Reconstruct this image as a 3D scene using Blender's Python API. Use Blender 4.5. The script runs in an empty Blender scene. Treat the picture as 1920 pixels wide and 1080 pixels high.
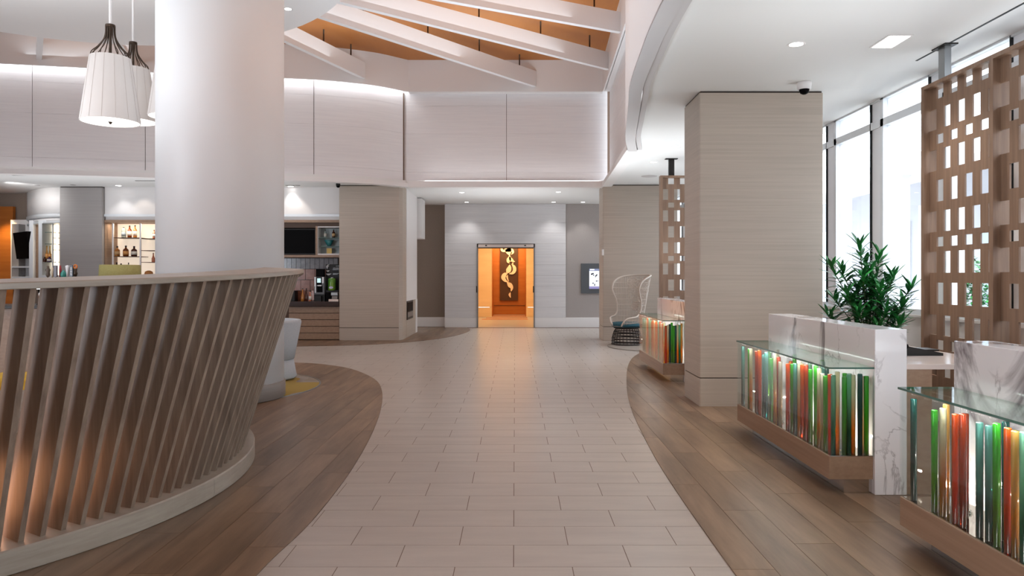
import bpy, math, random
from math import sin, cos, pi, sqrt, atan2, hypot, radians

random.seed(7)
scn = bpy.context.scene
COL = scn.collection
F, CX, HY, CH = 1360.0, 965.5, 518.0, 1.51       # focal length (px of the 1920 frame), vanishing point, eye height

# ------------------------------------------------------------------ camera, sky, exposure
cam_d = bpy.data.cameras.new('camera'); cam = bpy.data.objects.new('camera', cam_d); COL.objects.link(cam)
cam.location = (0, 0, CH); cam.rotation_euler = (pi / 2, 0, 0)
cam_d.sensor_width = 36.0; cam_d.lens = F / 1920 * 36.0
cam_d.shift_x = (960 - CX) / 1920.0
cam_d.shift_y = (HY - 540) / 1920.0
cam_d.clip_start = 0.05; cam_d.clip_end = 300
scn.camera = cam
scn.view_settings.view_transform = 'Standard'; scn.view_settings.look = 'None'
scn.view_settings.gamma = 1.0; scn.view_settings.use_curve_mapping = False
scn.view_settings.exposure = 0.62
cy = scn.cycles
cy.use_denoising = True
cy.max_bounces = 10; cy.diffuse_bounces = 5; cy.glossy_bounces = 4; cy.transmission_bounces = 8; cy.transparent_max_bounces = 24
cy.caustics_reflective = False; cy.caustics_refractive = False
cy.sample_clamp_indirect = 6.0

world = bpy.data.worlds.new('sky'); scn.world = world; world.use_nodes = True
wn = world.node_tree; wn.nodes.clear()
w_out = wn.nodes.new('ShaderNodeOutputWorld'); w_bg = wn.nodes.new('ShaderNodeBackground')
w_bg.inputs[0].default_value = (0.86, 0.93, 1.0, 1); w_bg.inputs[1].default_value = 4.6
wn.links.new(w_bg.outputs[0], w_out.inputs[0])


def lamp(name, kind, loc, energy, color=(1, 1, 1), size=0.2, size_y=None, aim=None, spot=None, blend=0.5, spread=None):
    d = bpy.data.lights.new(name, kind); d.energy = energy; d.color = color
    if kind == 'AREA':
        d.size = size
        if size_y:
            d.shape = 'RECTANGLE'; d.size_y = size_y
        if spread: d.spread = radians(spread)
    else:
        d.shadow_soft_size = size
    if kind == 'SPOT':
        d.spot_size = spot or radians(80); d.spot_blend = blend
    o = bpy.data.objects.new(name, d); COL.objects.link(o); o.location = loc
    if aim:
        from mathutils import Vector
        o.rotation_euler = (Vector(aim) - Vector(loc)).to_track_quat('-Z', 'Y').to_euler()
    return o


WARM = (1.0, 0.86, 0.72); SOFT = (1.0, 0.985, 0.97); COOL = (0.84, 0.92, 1.0)
# daylight from the glazed front corner of the bar, out of view; the window side is lit by the sky itself
lamp('daylight_far_side', 'AREA', (-13.4, 0.6, 2.2), 660, (0.80, 0.89, 1.0), 7.0, 3.4, aim=(-3.0, 5.2, 1.5))
# high sun behind the building: it reaches only the paving and the white building outside the windows
sun = lamp('sun', 'SUN', (-20, 0, 30), 5.0, (1.0, 0.97, 0.92), 0.01, aim=(-12, 1.0, 0))
# cove lighting of the atrium
lamp('atrium_cove_uplight', 'AREA', (-4.5, 10.5, 6.05), 200, (0.86, 0.94, 1.0), 11.0, 9.0, aim=(-4.5, 10.5, 9))
# unseen floating fill lamps facing up, added to brighten the ceilings
lamp('fill_reception', 'AREA', (2.6, 2.6, 1.75), 37, (0.88, 0.95, 1.0), 1.8, 7.6, aim=(2.6, 2.62, 9), spread=130)
lamp('fill_far_reception', 'AREA', (2.2, 12.6, 1.75), 24, (0.90, 0.96, 1.0), 1.6, 4.0, aim=(2.2, 12.62, 9), spread=130)
lamp('fill_lobby', 'AREA', (-0.3, 18.2, 1.6), 22, (0.92, 0.96, 1.0), 3.0, 3.0, aim=(-0.3, 18.22, 9), spread=140)
lamp('fill_bar', 'AREA', (-8.5, 15.4, 1.6), 40, (0.92, 0.96, 1.0), 8.0, 1.6, aim=(-8.5, 15.9, 9), spread=140)
lamp('fill_canopy', 'AREA', (-7.6, 6.4, 2.0), 230, (0.90, 0.955, 1.0), 5.0, 5.0, aim=(-7.0, 7.0, 9), spread=105)
lamp('fill_atrium', 'AREA', (-0.4, 9.6, 2.4), 100, (0.78, 0.90, 1.0), 2.2, 9.0, aim=(-0.4, 10.2, 9), spread=125)
# warm lift lobby beyond the doorway
lamp('lobby_light', 'AREA', (-0.3, 24.6, 2.95), 62, (1.0, 0.74, 0.42), 1.8, 3.6, aim=(-0.3, 24.6, 0))
lamp('lobby_niche_light', 'AREA', (-0.25, 27.6, 2.95), 30, (1.0, 0.70, 0.36), 1.0, 1.0, aim=(-0.25, 28.4, 0.8))


# ------------------------------------------------------------------ helpers
def lin(c):
    c = c / 255.0
    return c / 12.92 if c <= 0.04045 else ((c + 0.055) / 1.055) ** 2.4


def rgb(r, g, b):
    return (lin(r), lin(g), lin(b), 1.0)


def fl(px, py):
    """floor point seen at a pixel of the 1920 x 1080 photograph"""
    y = F * CH / (py - HY)
    return ((px - CX) / F * y, y)


def at(px, py, y):
    """point at depth y seen at a pixel"""
    return ((px - CX) / F * y, y, CH + (HY - py) / F * y)


def tag(o, label=None, cat=None, group=None, kind=None):
    if label: o['label'] = label
    if cat: o['category'] = cat
    if group: o['group'] = group
    if kind: o['kind'] = kind
    return o


def thing(name, loc, label, cat, group=None, rz=0.0):
    o = bpy.data.objects.new(name, None); COL.objects.link(o); o.location = loc; o.rotation_euler = (0, 0, rz)
    o.empty_display_size = 0.1
    return tag(o, label, cat, group)


class MB:
    def __init__(s):
        s.v = []; s.f = []; s.sm = []

    def add(s, vs, fs, smooth=False):
        n = len(s.v); s.v.extend(vs)
        for f in fs:
            s.f.append([i + n for i in f]); s.sm.append(smooth)
        return s

    def box(s, x0, y0, z0, x1, y1, z1, c=0.0):
        if c <= 0:
            vs = [(x0, y0, z0), (x1, y0, z0), (x1, y1, z0), (x0, y1, z0), (x0, y0, z1), (x1, y0, z1), (x1, y1, z1), (x0, y1, z1)]
            return s.add(vs, [(3, 2, 1, 0), (4, 5, 6, 7), (0, 1, 5, 4), (1, 2, 6, 5), (2, 3, 7, 6), (3, 0, 4, 7)])
        # chamfered box
        def ring(z, k):
            return [(x0 + k, y0, z), (x1 - k, y0, z), (x1, y0 + k, z), (x1, y1 - k, z), (x1 - k, y1, z), (x0 + k, y1, z), (x0, y1 - k, z), (x0, y0 + k, z)]
        def ring2(z):
            return [(x0 + c, y0 + c * .3, z), (x1 - c, y0 + c * .3, z), (x1 - c * .3, y0 + c, z), (x1 - c * .3, y1 - c, z), (x1 - c, y1 - c * .3, z), (x0 + c, y1 - c * .3, z), (x0 + c * .3, y1 - c, z), (x0 + c * .3, y0 + c, z)]
        rs = [ring2(z0), ring(z0 + c * .7, c), ring(z1 - c * .7, c), ring2(z1)]
        vs = [p for r in rs for p in r]
        fs = [tuple(range(7, -1, -1)), tuple(range(24, 32))]
        for k in range(3):
            for i in range(8):
                fs.append((k * 8 + i, k * 8 + (i + 1) % 8, (k + 1) * 8 + (i + 1) % 8, (k + 1) * 8 + i))
        return s.add(vs, fs)

    def prism(s, poly, z0, z1, smooth=False):
        a = sum(poly[i][0] * poly[(i + 1) % len(poly)][1] - poly[(i + 1) % len(poly)][0] * poly[i][1] for i in range(len(poly)))
        if a < 0: poly = poly[::-1]
        n = len(poly)
        vs = [(x, y, z0) for x, y in poly] + [(x, y, z1) for x, y in poly]
        fs = [tuple(range(n - 1, -1, -1)), tuple(range(n, 2 * n))]
        s.add(vs, fs)
        m = len(s.v) - 2 * n
        for i in range(n):
            j = (i + 1) % n
            s.f.append([m + i, m + j, m + n + j, m + n + i]); s.sm.append(smooth)
        return s

    def prism_y(s, poly, y0, y1):
        """poly of (x, z) extruded along y"""
        n = len(poly)
        vs = [(x, y0, z) for x, z in poly] + [(x, y1, z) for x, z in poly]
        fs = [tuple(range(n)), tuple(range(2 * n - 1, n - 1, -1))]
        for i in range(n):
            j = (i + 1) % n
            fs.append((j, i, n + i, n + j))
        return s.add(vs, fs)

    def lathe(s, prof, c=(0, 0, 0), n=24, smooth=True, a0=0.0, a1=2 * pi):
        full = abs(a1 - a0 - 2 * pi) < 1e-6
        m = n if full else n + 1
        vs = []
        for r, z in prof:
            for i in range(m):
                t = a0 + (a1 - a0) * i / n
                vs.append((c[0] + r * cos(t), c[1] + r * sin(t), c[2] + z))
        fs = []
        for k in range(len(prof) - 1):
            for i in range(n):
                j = (i + 1) % m
                fs.append((k * m + i, k * m + j, (k + 1) * m + j, (k + 1) * m + i))
        if full and prof[0] != prof[-1]:
            if prof[0][0] > 1e-5: fs.append(tuple(range(m - 1, -1, -1)))
            if prof[-1][0] > 1e-5: fs.append(tuple(range((len(prof) - 1) * m, len(prof) * m)))
        return s.add(vs, fs, smooth)

    def tube(s, pts, r, n=6, closed=False, caps=True):
        from mathutils import Vector
        P = [Vector(p) for p in pts]; N = len(P)
        rs = r if isinstance(r, (list, tuple)) else [r] * N
        up = None; vs = []
        for i in range(N):
            if closed: d = P[(i + 1) % N] - P[i - 1]
            elif i == 0: d = P[1] - P[0]
            elif i == N - 1: d = P[-1] - P[-2]
            else: d = P[i + 1] - P[i - 1]
            d = d.normalized() if d.length > 1e-9 else Vector((0, 0, 1))
            if up is None: up = Vector((0, 0, 1)) if abs(d.z) < 0.9 else Vector((1, 0, 0))
            a = d.cross(up)
            if a.length < 1e-6: a = d.cross(Vector((0.3, 0.9, 0.1)))
            a.normalize(); b = a.cross(d).normalized(); up = b
            for k in range(n):
                t = 2 * pi * k / n
                q = P[i] + a * (rs[i] * cos(t)) + b * (rs[i] * sin(t)); vs.append(q[:])
        fs = []
        for i in range(N if closed else N - 1):
            for k in range(n):
                j = (k + 1) % n; i2 = (i + 1) % N
                fs.append((i * n + k, i * n + j, i2 * n + j, i2 * n + k))
        s.add(vs, fs, True)
        if caps and not closed:
            m = len(s.v) - N * n
            s.f.append([m + k for k in range(n)]); s.sm.append(False)
            s.f.append([m + (N - 1) * n + k for k in range(n - 1, -1, -1)]); s.sm.append(False)
        return s

    def strip(s, lo, hi, smooth=True, flip=False):
        """quad strip between two equally long point lists"""
        n = len(lo); vs = list(lo) + list(hi)
        fs = [((i, i + 1, n + i + 1, n + i) if not flip else (i + 1, i, n + i, n + i + 1)) for i in range(n - 1)]
        return s.add(vs, fs, smooth)

    def build(s, name, m, parent=None, label=None, cat=None, group=None, kind=None, loc=None):
        me = bpy.data.meshes.new(name)
        off = (0, 0, 0)
        o = bpy.data.objects.new(name, me); COL.objects.link(o)
        if parent is not None:
            p = parent
            while p is not None:
                off = tuple(off[i] + p.location[i] for i in range(3)); p = p.parent
            o.parent = parent
        if loc is not None:
            o.location = tuple(loc[i] - off[i] for i in range(3)); off = loc
        me.from_pydata([(x - off[0], y - off[1], z - off[2]) for x, y, z in s.v], [], s.f)
        me.polygons.foreach_set('use_smooth', s.sm)
        me.materials.append(m); me.update()
        return tag(o, label, cat, group, kind)


def box(name, m, parent, x0, y0, z0, x1, y1, z1, c=0.0, **k):
    return MB().box(min(x0, x1), min(y0, y1), min(z0, z1), max(x0, x1), max(y0, y1), max(z0, z1), c).build(name, m, parent, **k)


def fbox(name, m, parent, x0, y0, x1, y1, y, d, c=0.0, **k):
    """a box whose front face at depth y spans a pixel rectangle, d deep"""
    a = at(x0, y1, y); b = at(x1, y0, y); zlo = k.pop('zlo', -9)
    return box(name, m, parent, a[0], y, max(a[2], zlo), b[0], y + d, b[2], c, **k)


def copy_to(src, loc, label=None, group=None, rz=None):
    r = src.copy(); COL.objects.link(r); r.location = loc
    if rz is not None: r.rotation_euler = (0, 0, rz)
    if label: r['label'] = label
    if group: r['group'] = group
    for ch in list(src.children):
        c = ch.copy(); COL.objects.link(c); c.parent = r
        for g in list(ch.children):
            d = g.copy(); COL.objects.link(d); d.parent = c
    return r


def spline(P, n=8):
    out = []
    Q = [tuple(2 * P[0][k] - P[1][k] for k in range(len(P[0])))] + list(P) + [tuple(2 * P[-1][k] - P[-2][k] for k in range(len(P[0])))]
    for i in range(1, len(Q) - 2):
        for j in range(n):
            t = j / n
            out.append(tuple(0.5 * (2 * Q[i][k] + (Q[i + 1][k] - Q[i - 1][k]) * t + (2 * Q[i - 1][k] - 5 * Q[i][k] + 4 * Q[i + 1][k] - Q[i + 2][k]) * t * t
                       + (3 * Q[i][k] - Q[i - 1][k] - 3 * Q[i + 1][k] + Q[i + 2][k]) * t ** 3) for k in range(len(P[0]))))
    out.append(tuple(P[-1]))
    return out


def offset(P, d):
    """shift an open plan polyline d to the left of its direction"""
    out = []
    for i in range(len(P)):
        a = P[max(i - 1, 0)]; b = P[min(i + 1, len(P) - 1)]
        dx, dy = b[0] - a[0], b[1] - a[1]; L = hypot(dx, dy) or 1
        out.append((P[i][0] - dy / L * d, P[i][1] + dx / L * d))
    return out


def clip_rect(poly, x0, y0, x1, y1):
    def cut(P, inside, inter):
        out = []
        for i in range(len(P)):
            a, b = P[i - 1], P[i]
            ia, ib = inside(a), inside(b)
            if ib:
                if not ia: out.append(inter(a, b))
                out.append(b)
            elif ia: out.append(inter(a, b))
        return out
    def ix(x): return lambda a, b: (x, a[1] + (b[1] - a[1]) * (x - a[0]) / (b[0] - a[0]))
    def iy(y): return lambda a, b: (a[0] + (b[0] - a[0]) * (y - a[1]) / (b[1] - a[1]), y)
    for ins, it in ((lambda p: p[0] >= x0, ix(x0)), (lambda p: p[0] <= x1, ix(x1)), (lambda p: p[1] >= y0, iy(y0)), (lambda p: p[1] <= y1, iy(y1))):
        if not poly: return []
        poly = cut(poly, ins, it)
    out = []
    for p in poly:
        if not out or hypot(p[0] - out[-1][0], p[1] - out[-1][1]) > 1e-4: out.append(p)
    if len(out) > 1 and hypot(out[0][0] - out[-1][0], out[0][1] - out[-1][1]) < 1e-4: out.pop()
    return out if len(out) > 2 else []


def area(p):
    return abs(sum(p[i - 1][0] * p[i][1] - p[i][0] * p[i - 1][1] for i in range(len(p)))) / 2


def inside(p, poly):
    x, y = p; c = False
    for i in range(len(poly)):
        x1, y1 = poly[i - 1]; x2, y2 = poly[i]
        if (y1 > y) != (y2 > y) and x < (x2 - x1) * (y - y1) / (y2 - y1) + x1: c = not c
    return c


# ------------------------------------------------------------------ materials
def new_mat(name):
    m = bpy.data.materials.new(name); m.use_nodes = True
    nt = m.node_tree; b = nt.nodes['Principled BSDF']
    return m, nt, b


def plain(name, c, rough=0.5, metal=0.0, emit=None, estr=0.0, spec=0.5, trans=0.0, coat=0.0):
    m, nt, b = new_mat(name)
    b.inputs['Base Color'].default_value = c; b.inputs['Roughness'].default_value = rough
    b.inputs['Metallic'].default_value = metal; b.inputs['Specular IOR Level'].default_value = spec
    b.inputs['Transmission Weight'].default_value = trans; b.inputs['Coat Weight'].default_value = coat
    if emit:
        b.inputs['Emission Color'].default_value = emit; b.inputs['Emission Strength'].default_value = estr
    return m


def mottled(name, c1, c2, scale=(4, 4, 4), rough=0.6, detail=4, bump=0.0, spec=0.5, lo=0.35, hi=0.65, vary=0.0, coord='Object', metal=0.0):
    """two colours mixed by a stretched noise: wood grain, plaster, cloth"""
    m, nt, b = new_mat(name); N, L = nt.nodes, nt.links
    tc = N.new('ShaderNodeTexCoord'); mp = N.new('ShaderNodeMapping'); mp.inputs['Scale'].default_value = scale
    nz = N.new('ShaderNodeTexNoise'); nz.inputs['Scale'].default_value = 1.0; nz.inputs['Detail'].default_value = detail; nz.inputs['Roughness'].default_value = 0.62
    rp = N.new('ShaderNodeValToRGB'); rp.color_ramp.elements[0].position = lo; rp.color_ramp.elements[1].position = hi
    rp.color_ramp.elements[0].color = c1; rp.color_ramp.elements[1].color = c2
    L.new(tc.outputs[coord], mp.inputs['Vector'])
    src = mp.outputs[0]; out = rp.outputs[0]
    if vary > 0:
        oi = N.new('ShaderNodeObjectInfo'); ad = N.new('ShaderNodeVectorMath'); ad.operation = 'ADD'
        sc = N.new('ShaderNodeMath'); sc.operation = 'MULTIPLY'; sc.inputs[1].default_value = 57.0
        L.new(oi.outputs['Random'], sc.inputs[0]); L.new(mp.outputs[0], ad.inputs[0]); L.new(sc.outputs[0], ad.inputs[1]); src = ad.outputs[0]
        hs = N.new('ShaderNodeHueSaturation'); mr = N.new('ShaderNodeMapRange')
        mr.inputs['To Min'].default_value = 1 - vary; mr.inputs['To Max'].default_value = 1 + vary
        L.new(oi.outputs['Random'], mr.inputs['Value']); L.new(mr.outputs[0], hs.inputs['Value']); L.new(rp.outputs[0], hs.inputs['Color']); out = hs.outputs[0]
    L.new(src, nz.inputs['Vector']); L.new(nz.outputs['Fac'], rp.inputs['Fac'])
    L.new(out, b.inputs['Base Color'])
    b.inputs['Roughness'].default_value = rough; b.inputs['Specular IOR Level'].default_value = spec; b.inputs['Metallic'].default_value = metal
    if bump > 0:
        bm = N.new('ShaderNodeBump'); bm.inputs['Strength'].default_value = bump; bm.inputs['Distance'].default_value = 0.002
        L.new(nz.outputs['Fac'], bm.inputs['Height']); L.new(bm.outputs[0], b.inputs['Normal'])
    return m


def glass(name, tint=(1, 1, 1, 1), gloss=0.10, ior=1.45):
    """clear sheet glass: transparent body with a Fresnel reflection"""
    m = bpy.data.materials.new(name); m.use_nodes = True; nt = m.node_tree; N, L = nt.nodes, nt.links; N.clear()
    o = N.new('ShaderNodeOutputMaterial'); mx = N.new('ShaderNodeMixShader'); t = N.new('ShaderNodeBsdfTransparent'); g = N.new('ShaderNodeBsdfGlossy')
    lw = N.new('ShaderNodeLayerWeight'); lw.inputs['Blend'].default_value = 0.5      # facing -> Schlick reflectance
    pw_ = N.new('ShaderNodeMath'); pw_.operation = 'POWER'; pw_.inputs[1].default_value = 5.0; fr = N.new('ShaderNodeMapRange')
    fr.inputs['To Min'].default_value = ((ior - 1) / (ior + 1)) ** 2; fr.inputs['To Max'].default_value = 0.7
    L.new(lw.outputs['Facing'], pw_.inputs[0]); L.new(pw_.outputs[0], fr.inputs['Value'])
    t.inputs[0].default_value = tint; g.inputs['Roughness'].default_value = 0.02
    L.new(fr.outputs[0], mx.inputs[0]); L.new(t.outputs[0], mx.inputs[1]); L.new(g.outputs[0], mx.inputs[2]); L.new(mx.outputs[0], o.inputs[0])
    return m


def rod_mat(name, top, bottom, alpha=0.30):
    """cast glass rod: colour changes along its height, part clear, part cloudy"""
    m = bpy.data.materials.new(name); m.use_nodes = True; nt = m.node_tree; N, L = nt.nodes, nt.links; N.clear()
    o = N.new('ShaderNodeOutputMaterial'); tc = N.new('ShaderNodeTexCoord'); sp = N.new('ShaderNodeSeparateXYZ'); rp = N.new('ShaderNodeValToRGB')
    rp.color_ramp.elements[0].position = 0.3; rp.color_ramp.elements[1].position = 0.72
    rp.color_ramp.elements[0].color = bottom; rp.color_ramp.elements[1].color = top
    L.new(tc.outputs['Generated'], sp.inputs[0]); L.new(sp.outputs['Z'], rp.inputs[0])
    t = N.new('ShaderNodeBsdfTransparent'); d = N.new('ShaderNodeBsdfDiffuse'); tl = N.new('ShaderNodeBsdfTranslucent'); g = N.new('ShaderNodeBsdfGlossy')
    g.inputs['Roughness'].default_value = 0.08
    m1 = N.new('ShaderNodeMixShader'); m1.inputs[0].default_value = 0.6; m2 = N.new('ShaderNodeMixShader'); m2.inputs[0].default_value = 1 - alpha
    m3 = N.new('ShaderNodeMixShader'); fr = N.new('ShaderNodeFresnel'); fr.inputs[0].default_value = 1.45
    for s in (t, d, tl): L.new(rp.outputs[0], s.inputs[0])
    L.new(d.outputs[0], m1.inputs[1]); L.new(tl.outputs[0], m1.inputs[2]); L.new(t.outputs[0], m2.inputs[1]); L.new(m1.outputs[0], m2.inputs[2])
    L.new(fr.outputs[0], m3.inputs[0]); L.new(m2.outputs[0], m3.inputs[1]); L.new(g.outputs[0], m3.inputs[2]); L.new(m3.outputs[0], o.inputs[0])
    return m


def marble_mat():
    m, nt, b = new_mat('veined_marble'); N, L = nt.nodes, nt.links
    tc = N.new('ShaderNodeTexCoord'); oi = N.new('ShaderNodeObjectInfo')
    ad = N.new('ShaderNodeVectorMath'); ad.operation = 'ADD'; ml = N.new('ShaderNodeMath'); ml.operation = 'MULTIPLY'; ml.inputs[1].default_value = 31.0
    L.new(oi.outputs['Random'], ml.inputs[0]); L.new(tc.outputs['Object'], ad.inputs[0]); L.new(ml.outputs[0], ad.inputs[1])
    def veins(scale, rot, width, seed):
        mp = N.new('ShaderNodeMapping'); mp.inputs['Rotation'].default_value = rot; mp.inputs['Scale'].default_value = scale; mp.inputs['Location'].default_value = (seed, seed * .7, seed * .3)
        nz = N.new('ShaderNodeTexNoise'); nz.inputs['Scale'].default_value = 1.0; nz.inputs['Detail'].default_value = 7; nz.inputs['Roughness'].default_value = 0.55; nz.inputs['Distortion'].default_value = 0.6
        L.new(ad.outputs[0], mp.inputs[0]); L.new(mp.outputs[0], nz.inputs['Vector'])
        s = N.new('ShaderNodeMath'); s.operation = 'SUBTRACT'; s.inputs[1].default_value = 0.5; a = N.new('ShaderNodeMath'); a.operation = 'ABSOLUTE'
        L.new(nz.outputs['Fac'], s.inputs[0]); L.new(s.outputs[0], a.inputs[0])
        r = N.new('ShaderNodeMapRange'); r.inputs['From Min'].default_value = 0.0; r.inputs['From Max'].default_value = width; r.inputs['To Min'].default_value = 1; r.inputs['To Max'].default_value = 0
        L.new(a.outputs[0], r.inputs['Value']); return r.outputs[0]
    v1 = veins((1.2, 1.2, 0.6), (0.5, 0.4, 0.4), 0.045, 2.3)
    v2 = veins((2.2, 2.2, 1.3), (0.8, -0.5, 0.2), 0.012, 5.1)
    mk = N.new('ShaderNodeTexNoise'); mk.inputs['Scale'].default_value = 2.2; L.new(ad.outputs[0], mk.inputs['Vector'])
    mkr = N.new('ShaderNodeMapRange'); mkr.inputs['From Min'].default_value = 0.38; mkr.inputs['From Max'].default_value = 0.55; L.new(mk.outputs['Fac'], mkr.inputs['Value'])
    k2 = N.new('ShaderNodeMath'); k2.operation = 'MULTIPLY'; L.new(v2, k2.inputs[0]); L.new(mkr.outputs[0], k2.inputs[1])
    k1 = N.new('ShaderNodeMath'); k1.operation = 'MULTIPLY'; k1.inputs[1].default_value = 0.85; L.new(v1, k1.inputs[0])
    k3 = N.new('ShaderNodeMath'); k3.operation = 'MULTIPLY'; k3.inputs[1].default_value = 0.5; L.new(k2.outputs[0], k3.inputs[0])
    mxm = N.new('ShaderNodeMath'); mxm.operation = 'MAXIMUM'; L.new(k1.outputs[0], mxm.inputs[0]); L.new(k3.outputs[0], mxm.inputs[1])
    cl = N.new('ShaderNodeMix'); cl.data_type = 'RGBA'; cl.inputs['A'].default_value = rgb(238, 236, 238); cl.inputs['B'].default_value = rgb(98, 88, 92)
    L.new(mxm.outputs[0], cl.inputs['Factor']); L.new(cl.outputs['Result'], b.inputs['Base Color'])
    b.inputs['Roughness'].default_value = 0.08
    return m


M = {}
M['white'] = plain('white_paint', rgb(232, 229, 228), 0.6)
M['ceiling'] = plain('ceiling_paint', rgb(228, 228, 227), 0.7)
M['panel'] = mottled('white_wood_panel', rgb(226, 224, 226), rgb(232, 230, 231), (1.0, 1.0, 30), 0.5, 6)
M['door_panel'] = mottled('white_lobby_panel', rgb(212, 210, 212), rgb(221, 219, 220), (1.0, 1.0, 26), 0.5, 5, vary=0.012)
M['column'] = plain('column_plaster', rgb(228, 230, 232), 0.45)
M['beam'] = plain('beam_paint', rgb(228, 226, 226), 0.6)
M['oak'] = mottled('limed_oak_cladding', rgb(175, 162, 149), rgb(188, 175, 161), (0.8, 0.8, 46), 0.5, 8, bump=0.08, lo=0.3, hi=0.7)
M['oak_grey'] = mottled('grey_oak_cladding', rgb(160, 155, 153), rgb(168, 163, 161), (0.7, 0.7, 40), 0.5, 6, lo=0.3, hi=0.7)
M['base_oak'] = mottled('desk_oak', rgb(142, 113, 91), rgb(162, 133, 110), (14, 0.8, 26), 0.45, 6, lo=0.3, hi=0.7)
M['slat'] = mottled('slat_oak', rgb(114, 97, 84), rgb(150, 132, 116), (22, 22, 1.6), 0.42, 6, bump=0.35, vary=0.06, lo=0.3, hi=0.72)
M['rail'] = mottled('rail_oak', rgb(146, 135, 123), rgb(166, 156, 143), (3, 3, 30), 0.35, 6, lo=0.3, hi=0.7)
M['screen'] = mottled('screen_oak', rgb(112, 86, 68), rgb(138, 110, 89), (26, 26, 1.2), 0.5, 6, bump=0.2, vary=0.03, lo=0.3, hi=0.7)
M['plank'] = mottled('floor_oak', rgb(92, 72, 56), rgb(148, 121, 97), (8, 0.9, 8), 0.36, 8, bump=0.12, vary=0.13, lo=0.28, hi=0.72)
M['joint'] = plain('plank_joint', rgb(52, 40, 33), 0.8)
M['tile'] = mottled('porcelain_tile', rgb(172, 162, 154), rgb(181, 171, 162), (1.5, 9, 3), 0.30, 4, vary=0.02)
M['grout'] = plain('tile_grout', rgb(112, 92, 80), 0.9)
M['taupe'] = mottled('taupe_wallcovering', rgb(162, 154, 150), rgb(170, 162, 158), (60, 60, 60), 0.8, 2)
M['taupe_dark'] = mottled('dark_taupe_wallcovering', rgb(136, 121, 110), rgb(146, 131, 120), (60, 60, 60), 0.8, 2)
M['orange'] = mottled('amber_wood_ceiling', rgb(166, 102, 46), rgb(182, 116, 56), (1.2, 0.25, 1), 0.55, 5)
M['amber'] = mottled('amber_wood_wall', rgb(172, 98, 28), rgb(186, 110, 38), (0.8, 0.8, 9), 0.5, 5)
M['cream'] = mottled('cream_stone_wall', rgb(226, 196, 152), rgb(236, 208, 166), (0.6, 0.6, 3), 0.35, 4)
M['artboard'] = plain('dark_artwork_panel', rgb(74, 47, 26), 0.5)
M['artcream'] = plain('cream_relief', rgb(238, 218, 188), 0.5)
M['dark'] = plain('dark_metal', rgb(38, 34, 32), 0.4, 0.6)
M['bronze'] = plain('bronze_wire', rgb(70, 56, 46), 0.4, 0.7)
M['steel'] = plain('brushed_steel', rgb(150, 152, 153), 0.35, 0.9)
M['chrome'] = plain('polished_chrome', rgb(215, 212, 208), 0.08, 1.0)
M['frame'] = plain('window_aluminium', rgb(226, 230, 234), 0.4, 0.2)
M['pilaster'] = plain('white_mullion', rgb(238, 241, 246), 0.5)
M['gasket'] = plain('black_gasket', rgb(30, 34, 38), 0.6)
M['black'] = plain('black_gloss', rgb(12, 10, 11), 0.4, spec=0.03)
M['blackmat'] = plain('black_matt', rgb(22, 20, 20), 0.6)
M['glass'] = glass('clear_glass', (0.96, 0.985, 0.98, 1))
M['pane'] = glass('window_pane', (0.97, 0.985, 1.0, 1), ior=1.3)
M['green_edge'] = glass('glass_top', (0.86, 0.95, 0.92, 1))
M['glass_rim'] = plain('glass_edge', rgb(92, 132, 122), 0.1, trans=0.3)
M['marble'] = marble_mat()
M['counter'] = plain('pale_stone', rgb(224, 208, 200), 0.12)
M['lit'] = plain('lit_lens', (1, 1, 1, 1), 0.5, emit=(1, 0.97, 0.93, 1), estr=6.0)
M['lit_soft'] = plain('lit_diffuser', (1, 1, 1, 1), 0.5, emit=(1, 0.965, 0.93, 1), estr=0.95)
M['cove'] = plain('cove_led', (1, 1, 1, 1), 0.5, emit=(0.95, 0.98, 1.0, 1), estr=8.5)
M['shade'] = plain('pleated_lamp_fabric', rgb(196, 190, 187), 0.8, emit=(1, 0.95, 0.92, 1), estr=0.10)
M['seam'] = plain('shade_seam', rgb(196, 186, 180), 0.8)
M['olive'] = mottled('olive_linen', rgb(150, 141, 84), rgb(163, 154, 98), (80, 80, 80), 0.8, 2)
M['mustard'] = mottled('mustard_cushion', rgb(176, 140, 32), rgb(196, 160, 52), (20, 20, 20), 0.9, 3)
M['fabric'] = mottled('pale_blue_upholstery', rgb(170, 175, 180), rgb(180, 185, 190), (90, 90, 90), 0.85, 2)
M['teal_cushion'] = mottled('teal_cushion', rgb(38, 80, 94), rgb(50, 94, 108), (60, 60, 60), 0.9, 2)
M['wicker'] = plain('pale_wicker', rgb(208, 196, 184), 0.6)
M['wicker_dark'] = plain('dark_wicker', rgb(44, 34, 30), 0.6)
M['carpet'] = mottled('grey_carpet', rgb(122, 112, 104), rgb(138, 128, 118), (30, 30, 30), 0.95, 3)
M['leaf'] = mottled('glossy_leaf', rgb(20, 86, 40), rgb(54, 140, 66), (9, 9, 9), 0.3, 2, vary=0.25)
M['stem'] = plain('green_stem', rgb(72, 84, 46), 0.7)
M['pot'] = plain('grey_planter', rgb(120, 116, 112), 0.5)
M['soil'] = plain('potting_soil', rgb(46, 34, 26), 0.95)
M['soffit_grey'] = plain('soffit_band', rgb(196, 192, 192), 0.6)


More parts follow.
